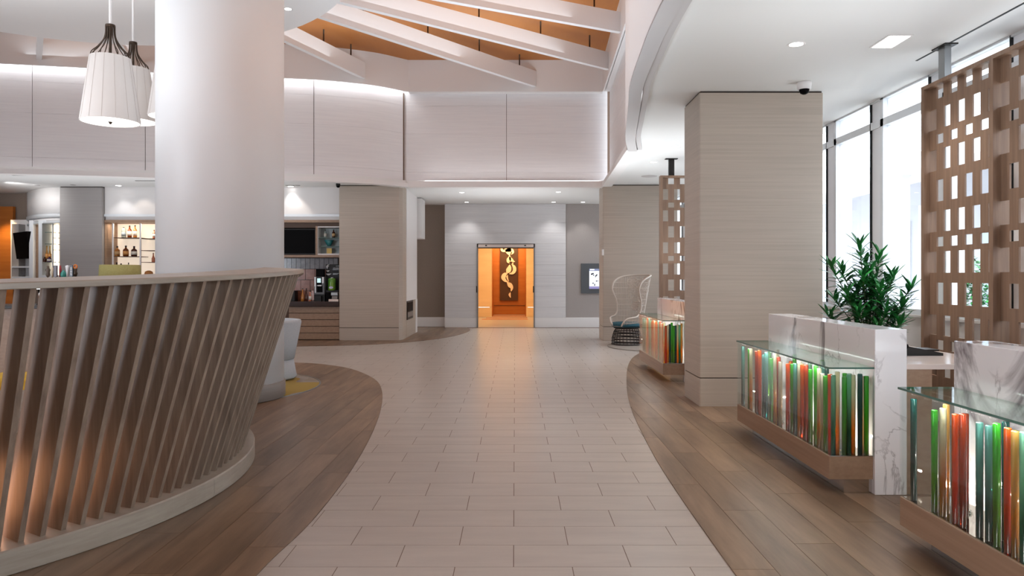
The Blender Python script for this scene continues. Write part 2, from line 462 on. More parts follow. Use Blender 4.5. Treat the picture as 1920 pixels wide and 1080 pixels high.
def rug_mat():
    m, nt, b = new_mat('patterned_carpet'); N, L = nt.nodes, nt.links
    tc = N.new('ShaderNodeTexCoord'); nz = N.new('ShaderNodeTexNoise'); nz.inputs['Scale'].default_value = 1.1; nz.inputs['Detail'].default_value = 1.0
    rp = N.new('ShaderNodeValToRGB'); rp.color_ramp.interpolation = 'CONSTANT'
    rp.color_ramp.elements[0].color = rgb(140, 130, 118); rp.color_ramp.elements[1].position = 0.5; rp.color_ramp.elements[1].color = rgb(158, 134, 66)
    e = rp.color_ramp.elements.new(0.42); e.color = rgb(150, 142, 134)
    L.new(tc.outputs['Object'], nz.inputs['Vector']); L.new(nz.outputs['Fac'], rp.inputs[0]); L.new(rp.outputs[0], b.inputs['Base Color']); b.inputs['Roughness'].default_value = 0.95
    return m


M['rug'] = rug_mat()

# ------------------------------------------------------------------ floor
ZC = 3.65                                           # height of the low ceilings
edge_a = [(-1.02, -3.9), (-1.2, 0.0), (-1.29, 2.4), (-1.303, 3.65), (-1.258, 4.3), (-1.25, 4.8), (-1.274, 5.67), (-1.353, 6.76), (-1.49, 8.0), (-1.69, 9.25),
          (-1.95, 10.32), (-2.3, 11.16), (-2.77, 11.94), (-3.345, 12.45), (-3.9, 12.68), (-5.2, 12.95), (-7.5, 13.1), (-13.0, 13.1)]
edge_b = [(1.15, -3.9), (1.125, 0.0), (1.113, 2.4), (1.114, 3.65), (1.119, 4.3), (1.128, 4.9), (1.156, 5.83), (1.218, 6.91), (1.315, 8.15), (1.465, 9.46),
          (1.738, 11.28), (2.0, 12.68), (2.26, 13.69), (2.6, 14.5), (3.2, 15.3), (4.4, 16.0)]
edge_c = [(-13.0, 14.6), (-9.0, 15.0), (-6.5, 15.35), (-4.87, 15.56), (-3.78, 15.8), (-2.92, 16.17), (-2.08, 17.1), (-1.55, 18.3), (-1.29, 19.6), (-1.27, 20.6), (-1.45, 21.4)]
ea, eb, ec = spline(edge_a, 5), spline(edge_b, 5), spline(edge_c, 5)
reg_a = ea + [(-13.0, -3.9)]
reg_b = eb + [(4.4, -3.9)]
reg_c = ec + [(-13.0, 21.4)]
floor = box('floor', M['grout'], None, -14.0, -4.0, -0.12, 4.6, 30.0, -0.0012)
tag(floor, 'lobby floor of pale porcelain tile walkway between curved fields of brown oak planks', None, None, 'structure')


def seen(x, y, m=0.0):
    if y < 0.5: return False
    px = CX + F * x / y; py = HY + F * CH / y
    return -40 - m < px < 1960 + m and py < 1110 + m


tw, td, g = 0.61, 0.305, 0.0022
cand = []
for r in range(-24, 57):
    y0 = 3.768 + td * r
    off = -0.007 if r % 2 == 0 else -0.007 + tw / 2
    for c in range(-20, 9):
        x0 = off + tw * c
        xm, ym = x0 + tw / 2, y0 + td / 2
        if xm < -12.5 or x0 > 4.3 or y0 > 21.35: continue
        corners = [(x0, y0), (x0 + tw, y0), (x0, y0 + td), (x0 + tw, y0 + td), (xm, ym)]
        if any(all(inside(p, R) for p in corners) for R in (reg_a, reg_b, reg_c)): continue
        cand.append((0 if seen(xm, ym) else 1, ym, x0, y0))
cand.sort()
tile_mesh = None
rest = MB()
for i, (ns, ym, x0, y0) in enumerate(cand):
    if i < 300 and not ns:
        if tile_mesh is None:
            t = MB().box(g - tw / 2, g - td / 2, -0.010, tw / 2 - g, td / 2 - g, 0.0).build('tile', M['tile'], floor, loc=(0, 0, 0)); tile_mesh = t.data
            t.location = (x0 + tw / 2, y0 + td / 2, 0)
        else:
            t = bpy.data.objects.new('tile', tile_mesh); COL.objects.link(t); t.parent = floor; t.location = (x0 + tw / 2, y0 + td / 2, 0)
    else:
        a, b_ = x0 + g, x0 + tw - g; y1 = min(y0 + td - g, 21.4)
        rest.add([(a, y0 + g, 0), (b_, y0 + g, 0), (b_, y1, 0), (a, y1, 0)], [(0, 1, 2, 3)])
rest.build('tile_field', M['tile'], floor, kind='stuff')
MB().add([(-1.6, 21.4, 0), (1.1, 21.4, 0), (1.1, 29, 0), (-1.6, 29, 0)], [(0, 1, 2, 3)]).build('lobby_stone', M['tile'], floor)

pl = []
pw, plen = 0.235, 1.52
for R in (reg_a, reg_b, reg_c):
    x = -13.0; k = 0
    while x < 4.4:
        y = -4.0 + ((k * 0.618) % 1.0) * plen - plen
        while y < 21.5:
            p = clip_rect(R, x + 0.0012, y + 0.0012, x + pw - 0.0012, y + plen - 0.0012)
            if p and area(p) > 0.002:
                cxp = sum(q[0] for q in p) / len(p); cyp = sum(q[1] for q in p) / len(p)
                vis = any(seen(q[0], q[1]) for q in p) and hypot(cxp + 4.74, cyp - 5.21) > 2.4
                pl.append((0 if vis else 1, -area(p) / max(cyp, 1.5) ** 3, p))
            y += plen
        x += pw; k += 1
pl.sort(key=lambda q: q[:2])
hid = MB()
for i, (nv, _, p) in enumerate(pl):
    if i < 290 and not nv:
        c = (sum(q[0] for q in p) / len(p), sum(q[1] for q in p) / len(p), 0.0)
        MB().prism(p, -0.002, 0.006).build('plank', M['plank'], floor, loc=c)
    else:
        hid.prism(p, -0.002, 0.006)
hid.build('plank_field', M['plank'], floor, kind='stuff')
u = MB()
for R in (reg_a, reg_b, reg_c): u.prism(R, -0.002, 0.0025)
u.build('plank_underlay', M['joint'], floor, kind='stuff')

# ------------------------------------------------------------------ atrium: plan curves
lip_l = spline([(-14.0, 14.0), (-12.2, 14.35), (-10.4, 14.75), (-8.9, 15.05), (-7.2, 15.5), (-5.1, 15.82), (-4.2, 16.0), (-3.2, 16.42), (-2.5, 17.0)], 6)
lip_b = [(-2.5, 17.0), (2.06, 17.0)]
lip_r = [(2.06, 17.0), (1.87, 12.0)]
near_r = spline([(1.87, 12.0), (1.66, 10.9), (1.505, 9.77), (1.36, 8.7), (1.25, 7.9), (1.17, 6.8), (1.115, 5.6), (1.10, 3.0), (1.10, -3.9)], 5)
ZT = 5.88                                           # top of the panelled atrium wall
ZO = 6.58                                           # amber ceiling

# low ceiling outside the atrium
outer = [(x + 0.22, y) for x, y in reversed(near_r)]
lip_out = offset(lip_l, 0.12)
poly = outer + [(2.2, 17.1), (-2.55, 17.1)] + list(reversed(lip_out)) + [(-14.0, 21.98), (4.64, 21.98), (4.64, -3.98)]
ceil = MB().prism(poly, ZC, ZC + 0.12).build('ceiling', M['ceiling'], None, kind='structure', label='low white plaster ceiling around the curved atrium opening')
MB().add([(-14.2, -4.2, ZO), (2.6, -4.2, ZO), (2.6, 17.6, ZO), (-14.2, 17.6, ZO)], [(3, 2, 1, 0)]).build(
    'ceiling', M['orange'], None, kind='structure', label='amber wood upper ceiling above the white radiating beams')
box('wall_front', M['white'], None, -14.3, -4.25, 0, 4.66, -4.0, 6.9, kind='structure', label='unseen white rear wall added to keep out frontal sky light')  # out of view, added to shut off sky light from behind the camera
box('roof', M['white'], None, -14.4, -4.2, 6.9, 5.0, 30, 7.1, kind='structure', label='flat roof over the lobby')

# upper atrium wall of white panels, with seams
wall_u = MB().strip([(x, y, ZC) for x, y in offset(lip_l, 0.26)], [(x, y, ZO) for x, y in offset(lip_l, 0.26)], flip=True)
wall_u.strip([(-2.6, 17.26, ZC), (2.3, 17.26, ZC)], [(-2.6, 17.26, ZO), (2.3, 17.26, ZO)], flip=True)
wall_u = wall_u.build('wall_back', M['grout'], None, kind='structure', label='upper atrium wall of white wood panels with fine dark seams')


def panel_run(P, z_rows, d=0.22, th=0.03, gap=0.006):
    """one panel per row between the ends of plan polyline P"""
    Q = offset(P, d); B = offset(P, d + th)
    for z0, z1 in z_rows:
        m = MB(); a, b = z0 + 0.0012, z1 - 0.0012
        L = hypot(Q[1][0] - Q[0][0], Q[1][1] - Q[0][1]); L2 = hypot(Q[-1][0] - Q[-2][0], Q[-1][1] - Q[-2][1])
        Q2 = list(Q); B2 = list(B)
        for X in (Q2, B2):
            X[0] = tuple(X[0][k] + (X[1][k] - X[0][k]) * gap / L for k in (0, 1)); X[-1] = tuple(X[-1][k] + (X[-2][k] - X[-1][k]) * gap / L2 for k in (0, 1))
        f0 = [(x, y, a) for x, y in Q2]; f1 = [(x, y, b) for x, y in Q2]; r0 = [(x, y, a) for x, y in B2]; r1 = [(x, y, b) for x, y in B2]
        m.strip(f0, f1, True, flip=False); m.strip(f1, r1, False); m.strip(r0, f0, False)
        m.add([f0[0], f1[0], r1[0], r0[0]], [(0, 1, 2, 3)]); m.add([f0[-1], f1[-1], r1[-1], r0[-1]], [(3, 2, 1, 0)])
        m.build('wall_panel', M['panel'], wall_u)


def cut_by_px(P, cuts):
    """split a plan polyline where it passes the given picture columns"""
    out = []; cur = [P[0]]; cuts = list(cuts)
    fx = lambda p: CX + F * p[0] / p[1]
    for a, b in zip(P, P[1:]):
        while cuts and fx(a) < cuts[0] <= fx(b):
            t = (cuts[0] - fx(a)) / (fx(b) - fx(a)); q = (a[0] + (b[0] - a[0]) * t, a[1] + (b[1] - a[1]) * t)
            cur.append(q); out.append(cur); cur = [q]; cuts.pop(0)
        cur.append(b)
    out.append(cur); return out


rows = [(3.70, 3.98), (3.98, 4.90), (4.90, 5.55), (5.55, 6.2)]
for seg in cut_by_px(lip_l, [51, 268, 428, 588]): panel_run(seg, rows)
for seg in ([(-2.66, 17.0), (-0.2, 17.0)], [(-0.2, 17.0), (2.2, 17.0)]): panel_run(seg, rows, gap=0.005)
box('panel_seam', M['grout'], wall_u, -2.66, 17.165, 3.70, -2.626, 17.235, 5.84)
rw = [(2.06, 17.0), (1.99, 15.2), (1.92, 13.4), (1.87, 12.0)]
wall_r = MB().strip([(x + 0.2, y, ZC) for x, y in rw], [(x + 0.2, y, ZO) for x, y in rw], False).build('wall_right', M['grout'], None, kind='structure', label='side wall of the atrium with white panels and sloping joints')
for (xa, ya), (xb, yb) in zip(rw, rw[1:]):
    for z0, z1 in rows:
        MB().add([(xa + .16, ya - .004, z0 + .003), (xb + .16, yb + .004, z0 + .003), (xb + .16, yb + .004, z1 - .003), (xa + .16, ya - .004, z1 - .003),
                  (xa + .19, ya - .004, z0 + .003), (xb + .19, yb + .004, z0 + .003), (xb + .19, yb + .004, z1 - .003), (xa + .19, ya - .004, z1 - .003)],
                 [(3, 2, 1, 0), (4, 5, 6, 7), (0, 1, 5, 4), (2, 3, 7, 6)]).build('wall_panel', M['panel'], wall_r)
# curved near wall of the right-hand bulkhead
nr_out = [(x + 0.06, y) for x, y in near_r]
nw = MB().strip([(x, y, 3.58) for x, y in near_r], [(x, y, ZO) for x, y in near_r]).strip([(x, y, 3.58) for x, y in nr_out], [(x, y, ZO) for x, y in nr_out], flip=True)
nw.strip([(x, y, 3.58) for x, y in nr_out], [(x, y, 3.58) for x, y in near_r])
nw.build('wall_right', M['white'], None, kind='structure', label='curved white bulkhead wall over the reception side')
# stepped soffit band under it
s = MB()
a = near_r; b = [(x + 0.15, y) for x, y in near_r]; c = [(x + 0.162, y) for x, y in near_r]; d = [(x + 0.23, y) for x, y in near_r]
s.strip([(x, y, 3.575) for x, y in b], [(x, y, 3.575) for x, y in a]).strip([(x, y, 3.66) for x, y in b], [(x, y, 3.575) for x, y in b])
s.strip([(x, y, 3.60) for x, y in d], [(x, y, 3.60) for x, y in c]).strip([(x, y, 3.60) for x, y in c], [(x, y, 3.66) for x, y in c]).strip([(x, y, 3.66) for x, y in d], [(x, y, 3.60) for x, y in d])
s.strip([(x, y, 3.575) for x, y in a], [(x, y, 3.60) for x, y in a])
s.build('trim_1', M['soffit_grey'], None, kind='structure', label='stepped curved soffit band edging the atrium opening')


def ledge(P, z0, z1, d0, d1, name, m, label):
    a = offset(P, d0); b = offset(P, d1)
    q = MB()
    q.strip([(x, y, z0) for x, y in a], [(x, y, z1) for x, y in a])                     # face to the atrium
    q.strip([(x, y, z1) for x, y in a], [(x, y, z1) for x, y in b])
    q.strip([(x, y, z0) for x, y in b], [(x, y, z0) for x, y in a])
    q.strip([(x, y, z1) for x, y in b], [(x, y, z0) for x, y in b])
    return q.build(name, m, None, kind='structure', label=label)


ledge(lip_l, 3.60, 3.70, 0.0, 0.24, 'trim_2', M['white'], 'white ledge under the curved panel wall')
ledge(lip_b, 3.60, 3.70, 0.0, 0.24, 'trim_3', M['white'], 'white ledge with a light cove under the flat panel wall')
ledge(lip_b, 3.70, 3.74, 0.0, 0.03, 'trim_3', M['white'], 'upstand hiding the light strip of the cove')
ledge(lip_r, 3.60, 3.70, -0.02, 0.2, 'trim_4', M['white'], 'white ledge under the atrium side wall')
ledge(lip_l, 5.84, ZO, 0.0, 0.05, 'trim_5', M['white'], 'curved white fascia above the panel wall')
ledge(lip_b, 5.84, ZO, 0.0, 0.05, 'trim_6', M['white'], 'straight white fascia above the back panel wall')
ledge(lip_b, 5.84, 5.90, 0.04, 0.24, 'trim_6', M['white'], 'underside of the straight fascia')
ledge(lip_r, 5.84, ZO, 0.0, 0.05, 'trim_7', M['white'], 'white fascia on the reception side of the atrium')
ledge(lip_r, 5.84, 5.90, 0.04, 0.2, 'trim_7', M['white'], 'underside of the side fascia')
# light strips lying in the coves
cove_l = offset(lip_l, 0.12)
MB().strip([(x, y, 6.02) for x, y in offset(lip_l, 0.17)], [(x, y, 6.02) for x, y in offset(lip_l, 0.09)], False).build('light_strip', M['cove'], None, label='glowing light strip in the cove above the curved panel wall', cat='light strip')
MB().add([(-2.12, 17.06, 3.715), (1.98, 17.06, 3.715), (1.98, 17.12, 3.715), (-2.12, 17.12, 3.715)], [(0, 1, 2, 3)]).build('light_strip', M['cove'], None, label='glowing light strip on the ledge under the flat back panels', cat='light strip')

# round canopy ceiling round the big white column
DC = (-6.67, 9.25); DR = 4.5
MB().lathe([(0.0, 5.88), (DR, 5.88), (DR + 0.01, 5.90), (DR + 0.01, 6.30), (0.0, 6.30)], (DC[0], DC[1], 0), 96, False).build(
    'ceiling', M['white'], None, kind='structure', label='round white canopy ceiling pierced by the white column')

# radiating beams with hanger rods
BC = (-6.0, 9.3)


def fascia_hit(ang):
    pts = lip_l + lip_b[1:] + lip_r[1:] + near_r[1:]
    dx, dy = cos(ang), sin(ang)
    best = 30
    for p, q in zip(pts, pts[1:]):
        ex, ey = q[0] - p[0], q[1] - p[1]; den = dx * ey - dy * ex
        if abs(den) < 1e-9: continue
        t = ((p[0] - BC[0]) * ey - (p[1] - BC[1]) * ex) / den; uu = ((p[0] - BC[0]) * dy - (p[1] - BC[1]) * dx) / den
        if t > 0 and -1e-6 <= uu <= 1 + 1e-6: best = min(best, t)
    return best


beam_names = {124: 'white ceiling beam at the far end of the fan, beside the hanging lamps', 109: 'white ceiling beam passing behind the hanging lamps', 93: 'white ceiling beam mostly hidden by the white column',
              69.7: 'short white ceiling beam just beside the white column', 50: 'long white ceiling beam ending on the straight back fascia', 38.2: 'long white ceiling beam ending in the corner of the atrium',
              26.4: 'white ceiling beam meeting the reception side fascia', 14: 'white ceiling beam nearest the camera on the reception side'}
for deg, lab in beam_names.items():
    an = radians(deg); R = fascia_hit(an) - 0.005; dx, dy = cos(an), sin(an); h = 0.05
    z0, z1 = 5.95, 6.31
    if deg in (26.4, 14): R -= 0.0
    o = thing('ceiling_beam', (BC[0] + dx * R, BC[1] + dy * R, z0), lab, 'beam', 'beams fanning out below the amber ceiling')
    r0 = 3.2
    P = [(BC[0] + dx * r0 - dy * h, BC[1] + dy * r0 + dx * h), (BC[0] + dx * r0 + dy * h, BC[1] + dy * r0 - dx * h), (BC[0] + dx * R + dy * h, BC[1] + dy * R - dx * h), (BC[0] + dx * R - dy * h, BC[1] + dy * R + dx * h)]
    MB().prism(P, z0, z1).build('beam_body', M['beam'], o)
    for rr in ([R - 0.55, R - 1.9, R - 3.4, R - 5.0] if deg not in (69.7,) else [R - 0.5, R - 1.5]):
        if rr > r0 + 0.3:
            MB().tube([(BC[0] + dx * rr, BC[1] + dy * rr, z1), (BC[0] + dx * rr, BC[1] + dy * rr, ZO)], 0.016, 6).build('hanger_rod', M['bronze'], o)

# ------------------------------------------------------------------ walls at floor level
box('wall_left', M['taupe'], None, -14.3, -4.0, 0, -14.0, 30, 6.9, kind='structure', label='far side wall of the lobby beyond the bar')
yb = 21.4
wb = box('wall_back', M['soffit_grey'], None, -2.07, yb + 0.03, 0, -1.125, yb + 0.3, ZC, kind='structure', label='white panelled lobby wall around the warm doorway')
MB().box(0.59, yb + 0.03, 0, 1.5, yb + 0.3, ZC).box(-1.125, yb + 0.03, 2.45, 0.59, yb + 0.3, ZC).build('wall_core', M['grout'], wb)
zs = [0.0, 0.285] + [0.285 + 0.3125 * k for k in range(1, 11)]
zs[-1] = ZC - 0.004
zs = sorted(set(round(z, 4) for z in zs))
dl, dr, dt = -1.125, 0.59, 2.45
for k in range(len(zs) - 1):
    a, b = zs[k] + 0.0018, zs[k + 1] - 0.0018
    dpt = 0.0 if k else -0.012
    segs = [(-2.07, dl), (dr, 1.5)] if b <= dt + 0.02 else ([(-2.07, 1.5)] if a >= dt - 0.02 else None)
    if segs is None:
        box('wall_panel', M['door_panel'], wb, -2.07, yb, a, dl, yb + 0.03, b); box('wall_panel', M['door_panel'], wb, dr, yb, a, 1.5, yb + 0.03, b)
        box('wall_panel', M['door_panel'], wb, dl, yb, dt + 0.02, dr, yb + 0.03, b); continue
    for x0, x1 in segs: box('wall_panel', M['door_panel'] if k else M['white'], wb, x0, yb + dpt, a, x1, yb + 0.03, b)
# taupe walls beside it
wt = box('wall_back', M['taupe_dark'], None, -3.2, 21.75, 0, -2.07, 21.95, ZC, kind='structure', label='dark taupe wall recess beside the white panelled lobby wall')
box('baseboard_back', M['white'], None, -3.2, 21.72, 0, -2.075, 21.75, 0.285, 0.004, kind='structure', label='white baseboard under the dark taupe wall')
wt2 = box('wall_back', M['taupe'], None, 1.5, 21.45, 0, 4.6, 21.7, ZC, kind='structure', label='grey taupe wall carrying the framed screen')
box('baseboard_back', M['white'], None, 1.502, 21.42, 0, 4.6, 21.45, 0.29, 0.004, kind='structure', label='white baseboard under the screen wall')
# doorway: frame, sliding glass doors
dr_o = thing('door_1', (-0.27, yb, 0), 'double sliding glass doors slid open in the white panelled wall', None); tag(dr_o, kind='structure')
MB().box(dl, yb - 0.03, 0, dl + 0.04, yb + 0.12, dt).box(dr - 0.04, yb - 0.03, 0, dr, yb + 0.12, dt).build('door_jamb', M['steel'], dr_o)
box('door_header', M['counter'], dr_o, dl, yb - 0.03, dt - 0.09, dr, yb + 0.14, dt, 0.004)
box('door_track', M['dark'], dr_o, dl + 0.04, yb, dt - 0.115, dr - 0.04, yb + 0.12, dt - 0.09)
for x0, x1 in ((dl + 0.045, -0.27), (-0.265, dr - 0.045)):
    xs = (x0 - 0.80, x1 - 0.80) if x0 < -0.5 else (x0 + 0.80, x1 + 0.80)     # slid into the wall
    box('door_pane', M['pane'], dr_o, xs[0], yb + 0.305, 0.01, xs[1], yb + 0.315, dt - 0.115)
for x in (dl - 0.015, dr - 0.06):
    box('door_reader', M['dark'], dr_o, x, yb - 0.05, 1.03, x + 0.03, yb - 0.02, 1.22)
for x in (-0.85, 0.3):
    MB().lathe([(0.0, 0), (0.03, 0.0), (0.03, 0.03), (0, 0.03)], (x, yb - 0.02, dt - 0.05), 10).build('door_sensor', M['blackmat'], dr_o)
# lift lobby beyond
lw = thing('wall_back', (-0.25, 28.6, 0), 'warm lift lobby wall with an amber wood niche beyond the doorway', None); tag(lw, kind='structure')
box('niche_back', M['amber'], lw, -1.0, 28.5, 0.0, 0.5, 28.6, 3.2)
for x0, x1 in ((-1.62, -0.86), (0.42, 1.12)):
    box('stone_panel', M['cream'], lw, x0, 27.0, 0.36, x1, 27.12, 3.2, 0.004); box('stone_base', M['cream'], lw, x0, 27.0, 0.0, x1, 27.12, 0.352, 0.004)
MB().box(-0.88, 27.12, 0, -0.84, 28.5, 3.2).box(0.40, 27.12, 0, 0.44, 28.5, 3.2).build('niche_side', M['amber'], lw)
box('niche_rail', M['artboard'], lw, -0.84, 28.485, 0.355, 0.40, 28.5, 0.37)
box('wall_left', M['cream'], None, -1.72, yb + 0.3, 0, -1.6, 28.6, 3.2, kind='structure', label='cream stone side wall of the lift lobby')
box('wall_right', M['cream'], None, 1.1, yb + 0.3, 0, 1.22, 28.6, 3.2, kind='structure', label='cream stone wall of the lift lobby opposite')
box('ceiling', M['white'], None, -1.7, yb + 0.3, 3.2, 1.2, 28.6, 3.3, kind='structure', label='low ceiling of the lift lobby')
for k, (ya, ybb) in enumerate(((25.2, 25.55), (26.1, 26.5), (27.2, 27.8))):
    box('floor_light_stripe', M['amber'], floor, -0.95 - 0.1 * (2 - k), ya, 0.001, 0.45, ybb, 0.004)  # stripes of light and shade on the floor, laid in as amber strips
# artwork: dark panel with cream ribbon relief
art = thing('wall_art', (-0.23, 28.48, 0.56), 'tall dark panel with a curling cream ribbon relief in the lobby niche', 'artwork')
box('art_panel', M['artboard'], art, -0.585, 28.43, 0.56, 0.115, 28.485, 3.0, 0.004)


def ribbon(spine):
    P = spline(spine, 6); q = MB()
    zx = lambda p: at(p[0] / 5.686 + 880, p[1] / 5.686 + 440, 28.4)
    L = []; R = []
    for i in range(len(P)):
        a = P[max(i - 1, 0)]; b = P[min(i + 1, len(P) - 1)]; dx, dy = b[0] - a[0], b[1] - a[1]; l = hypot(dx, dy) or 1; w = P[i][2]
        L.append(zx((P[i][0] - dy / l * w, P[i][1] + dx / l * w))); R.append(zx((P[i][0] + dy / l * w, P[i][1] - dx / l * w)))
    f = lambda A, y: [(p[0], y, p[2]) for p in A]
    q.strip(f(L, 28.385), f(R, 28.385), flip=False); q.strip(f(L, 28.43), f(L, 28.385)); q.strip(f(R, 28.385), f(R, 28.43)); q.strip(f(R, 28.43), f(L, 28.43))
    q.build('ribbon', M['artcream'], art)


for sp in ([(362, 118, 6), (345, 145, 11), (352, 170, 12), (385, 172, 13), (430, 160, 22), (455, 170, 18), (466, 190, 10), (448, 212, 3)],
           [(380, 130, 14), (410, 155, 34), (420, 190, 26), (428, 222, 3)],
           [(430, 220, 4), (428, 245, 16), (420, 270, 24), (412, 290, 12), (430, 305, 2)], [(425, 235, 4), (445, 265, 18), (470, 284, 8), (486, 288, 2)],
           [(430, 320, 4), (428, 350, 20), (415, 385, 26), (395, 410, 4)], [(452, 312, 4), (478, 345, 16), (482, 380, 18), (462, 408, 14), (425, 418, 3)],
           [(408, 412, 4), (378, 425, 20), (368, 455, 28), (385, 485, 20), (418, 502, 3)], [(408, 430, 3), (400, 465, 14), (420, 500, 3)],
           [(400, 505, 3), (430, 535, 24), (452, 565, 16), (444, 605, 4)], [(440, 615, 2), (430, 640, 12), (440, 672, 3)],
           [(458, 300, 7), (464, 305, 7), (470, 308, 5)]):
    ribbon(sp)

# framed screen on the taupe wall
tv = thing('wall_screen', (2.4, 21.44, 1.9), 'wide information screen in a grey surround on the taupe wall', 'screen')
fbox('surround', plain('screen_surround', rgb(88, 92, 96), 0.4), tv, 1089.5, 494, 1160, 550, 21.40, 0.05, 0.004)
fbox('display', plain('screen_glow', (0, 0, 0, 1), 0.4, emit=rgb(222, 226, 238), estr=0.95), tv, 1105, 504, 1150, 541.5, 21.385, 0.016)
fbox('screen_bar', plain('screen_bar', (0, 0, 0, 1), 0.4, emit=rgb(132, 140, 172), estr=0.8), tv, 1105, 504, 1150, 508, 21.38, 0.004)
fbox('screen_bar', plain('screen_bar_low', (0, 0, 0, 1), 0.4, emit=rgb(140, 134, 184), estr=0.8), tv, 1105, 537, 1150, 541.5, 21.38, 0.004)
ink = plain('screen_ink', rgb(30, 32, 36), 0.6)
q = MB()
for (x, y, r) in ((1109.5, 514, 1.6), (1112, 513, 1.4), (1113, 516, 1.1), (1117.5, 517, 1.3), (1119, 515.5, 1.2), (1116.5, 519, .9), (1127, 515, 1.0), (1112, 531, 1.2), (1115, 533, 1.0), (1115, 535, 1.0), (1118.5, 527, 1.2), (1121, 526.8, .8), (1124, 529, .6), (1126, 532, .6), (1136, 516, 1.4), (1140, 530, 1.5)):
    c = at(x, y, 21.38); R = r / F * 21.4
    q.add([(c[0] + R * cos(2 * pi * k / 8) * (1 + .3 * (k % 2)), 21.379, c[2] + R * sin(2 * pi * k / 8)) for k in range(8)], [tuple(range(7, -1, -1))])
q.build('drawing', ink, tv, kind='stuff')
q = MB()
for k in range(4):
    c = at(1106.5 + 2.1 * k, 505.6, 21.378); q.box(c[0], 21.376, c[2] - .012, c[0] + .022, 21.379, c[2] + .016)
q.build('screen_lettering', M['lit_soft'], tv)
box('thermostat', M['white'], None, at(1133, 478, 16.9)[0] - 0.05, 16.92, 2.0, at(1133, 478, 16.9)[0] - 0.005, 17.0, 2.14, 0.005, label='small white control plate on the edge of the far oak pillar', cat='control plate')

# ------------------------------------------------------------------ oak clad pillars


def pillar(name, x0, x1, y0, y1, zt, m, label, seam=0.33):
    o = thing(name, ((x0 + x1) / 2, (y0 + y1) / 2, 0), label, None); tag(o, kind='structure')
    box('pillar_core', M['joint'], o, x0 + .012, y0 + .012, 0, x1 - .012, y1 - .012, zt)
    for z0, z1 in ((0.0, seam - 0.006), (seam + 0.006, zt - 0.02)):
        nm = 'cladding_panel' if z0 else 'base_panel'
        MB().box(x0 + .006, y0, z0, x1 - .006, y0 + .02, z1, .003).build(nm, m, o); MB().box(x0, y0 + .006, z0, x0 + .02, y1 - .006, z1, .003).build(nm, m, o)
        MB().box(x1 - .02, y0 + .006, z0, x1, y1 - .006, z1, .003).build(nm, m, o); MB().box(x0 + .006, y1 - .02, z0, x1 - .006, y1, z1, .003).build(nm, m, o)
    return o


pillar('pillar', 2.135, 3.56, 8.38, 9.14, ZC, M['oak'], 'tall square pillar in limed oak beside the reception desks', 0.333)
pillar('pillar', 2.06, 3.8, 16.95, 17.75, ZC, M['oak'], 'wide limed oak pillar behind the hooded wicker chair', 0.33)
pillar('pillar', -4.13, -2.72, 17.04, 18.0, ZC, M['oak'], 'limed oak pillar between the coffee counter and the lobby', 0.30)
pillar('pillar', -10.86, -9.85, 17.3, 18.2, ZC, M['oak_grey'], 'grey oak pillar between the two lit bottle cabinets', 0.3)
# bevelled corner of the coffee-side pillar and white return wall behind it
pb = thing('wall_left', (-2.68, 18.5, 0), 'white return wall running back beside the oak pillar', None); tag(pb, kind='structure')
MB().prism([(-2.73, 17.05), (-2.66, 17.18), (-2.655, 17.72), (-2.76, 17.72)], 0, ZC).build('pillar_return', M['oak'], pb)
MB().box(-2.76, 17.72, 0.90, -2.645, 19.6, ZC).build('wall_face', M['white'], pb)
MB().box(-2.76, 17.72, 0.0, -2.65, 19.3, 0.895).build('wall_low', M['oak'], pb); box('wall_post', M['white'], pb, -2.76, 19.3, 0, -2.64, 19.62, 0.9)
box('niche_frame', M['dark'], pb, -2.65, 17.75, 0.44, -2.632, 18.75, 0.90); box('niche_shelf', M['steel'], pb, -2.632, 17.8, 0.5, -2.625, 18.68, 0.62); box('niche_pane', M['black'], pb, -2.632, 17.8, 0.64, -2.628, 18.68, 0.86)
box('bulkhead', M['white'], None, -3.0, 19.7, 2.55, -2.53, 20.4, ZC - .02, kind='structure', label='small white ceiling bulkhead before the dark taupe recess')

# ------------------------------------------------------------------ white column and carpet
col = thing('column', (-3.64, 9.0, 0), 'massive round white column rising through the canopy ceiling', None); tag(col, kind='structure')
MB().lathe([(0.0, 0.21), (0.740, 0.21), (0.740, 5.885), (0, 5.885)], (-3.64, 9.0, 0), 96).build('shaft', M['column'], col)
MB().lathe([(0.0, 0.012), (0.75, 0.012), (0.757, 0.02), (0.757, 0.2), (0.747, 0.21), (0, 0.21)], (-3.64, 9.0, 0), 96).build('base_ring', mottled('column_base', rgb(120, 112, 107), rgb(130, 122, 116), (2, 2, 30), 0.5), col)
rug = thing('round_carpet', (-4.3, 9.8, 0.006), 'round grey carpet with mustard patches around the white column', 'carpet')
MB().lathe([(0, 0.0065), (1.6, 0.0065), (1.6, 0.012), (0, 0.012)], (-4.3, 9.8, 0), 80, False).build('pile', M['rug'], rug)
MB().lathe([(1.602, 0.0065), (1.625, 0.0065), (1.625, 0.014), (1.602, 0.014), (1.602, 0.0065)], (-4.3, 9.8, 0), 80, False).build('metal_edge', M['steel'], rug)
rug2 = MB().lathe([(0, 0.0065), (1.18, 0.0065), (1.18, 0.012), (0, 0.012)], (3.17, 15.55, 0), 64, False).build('round_carpet', M['carpet'], None, 'round grey brown carpet under the hooded wicker chair', 'carpet')

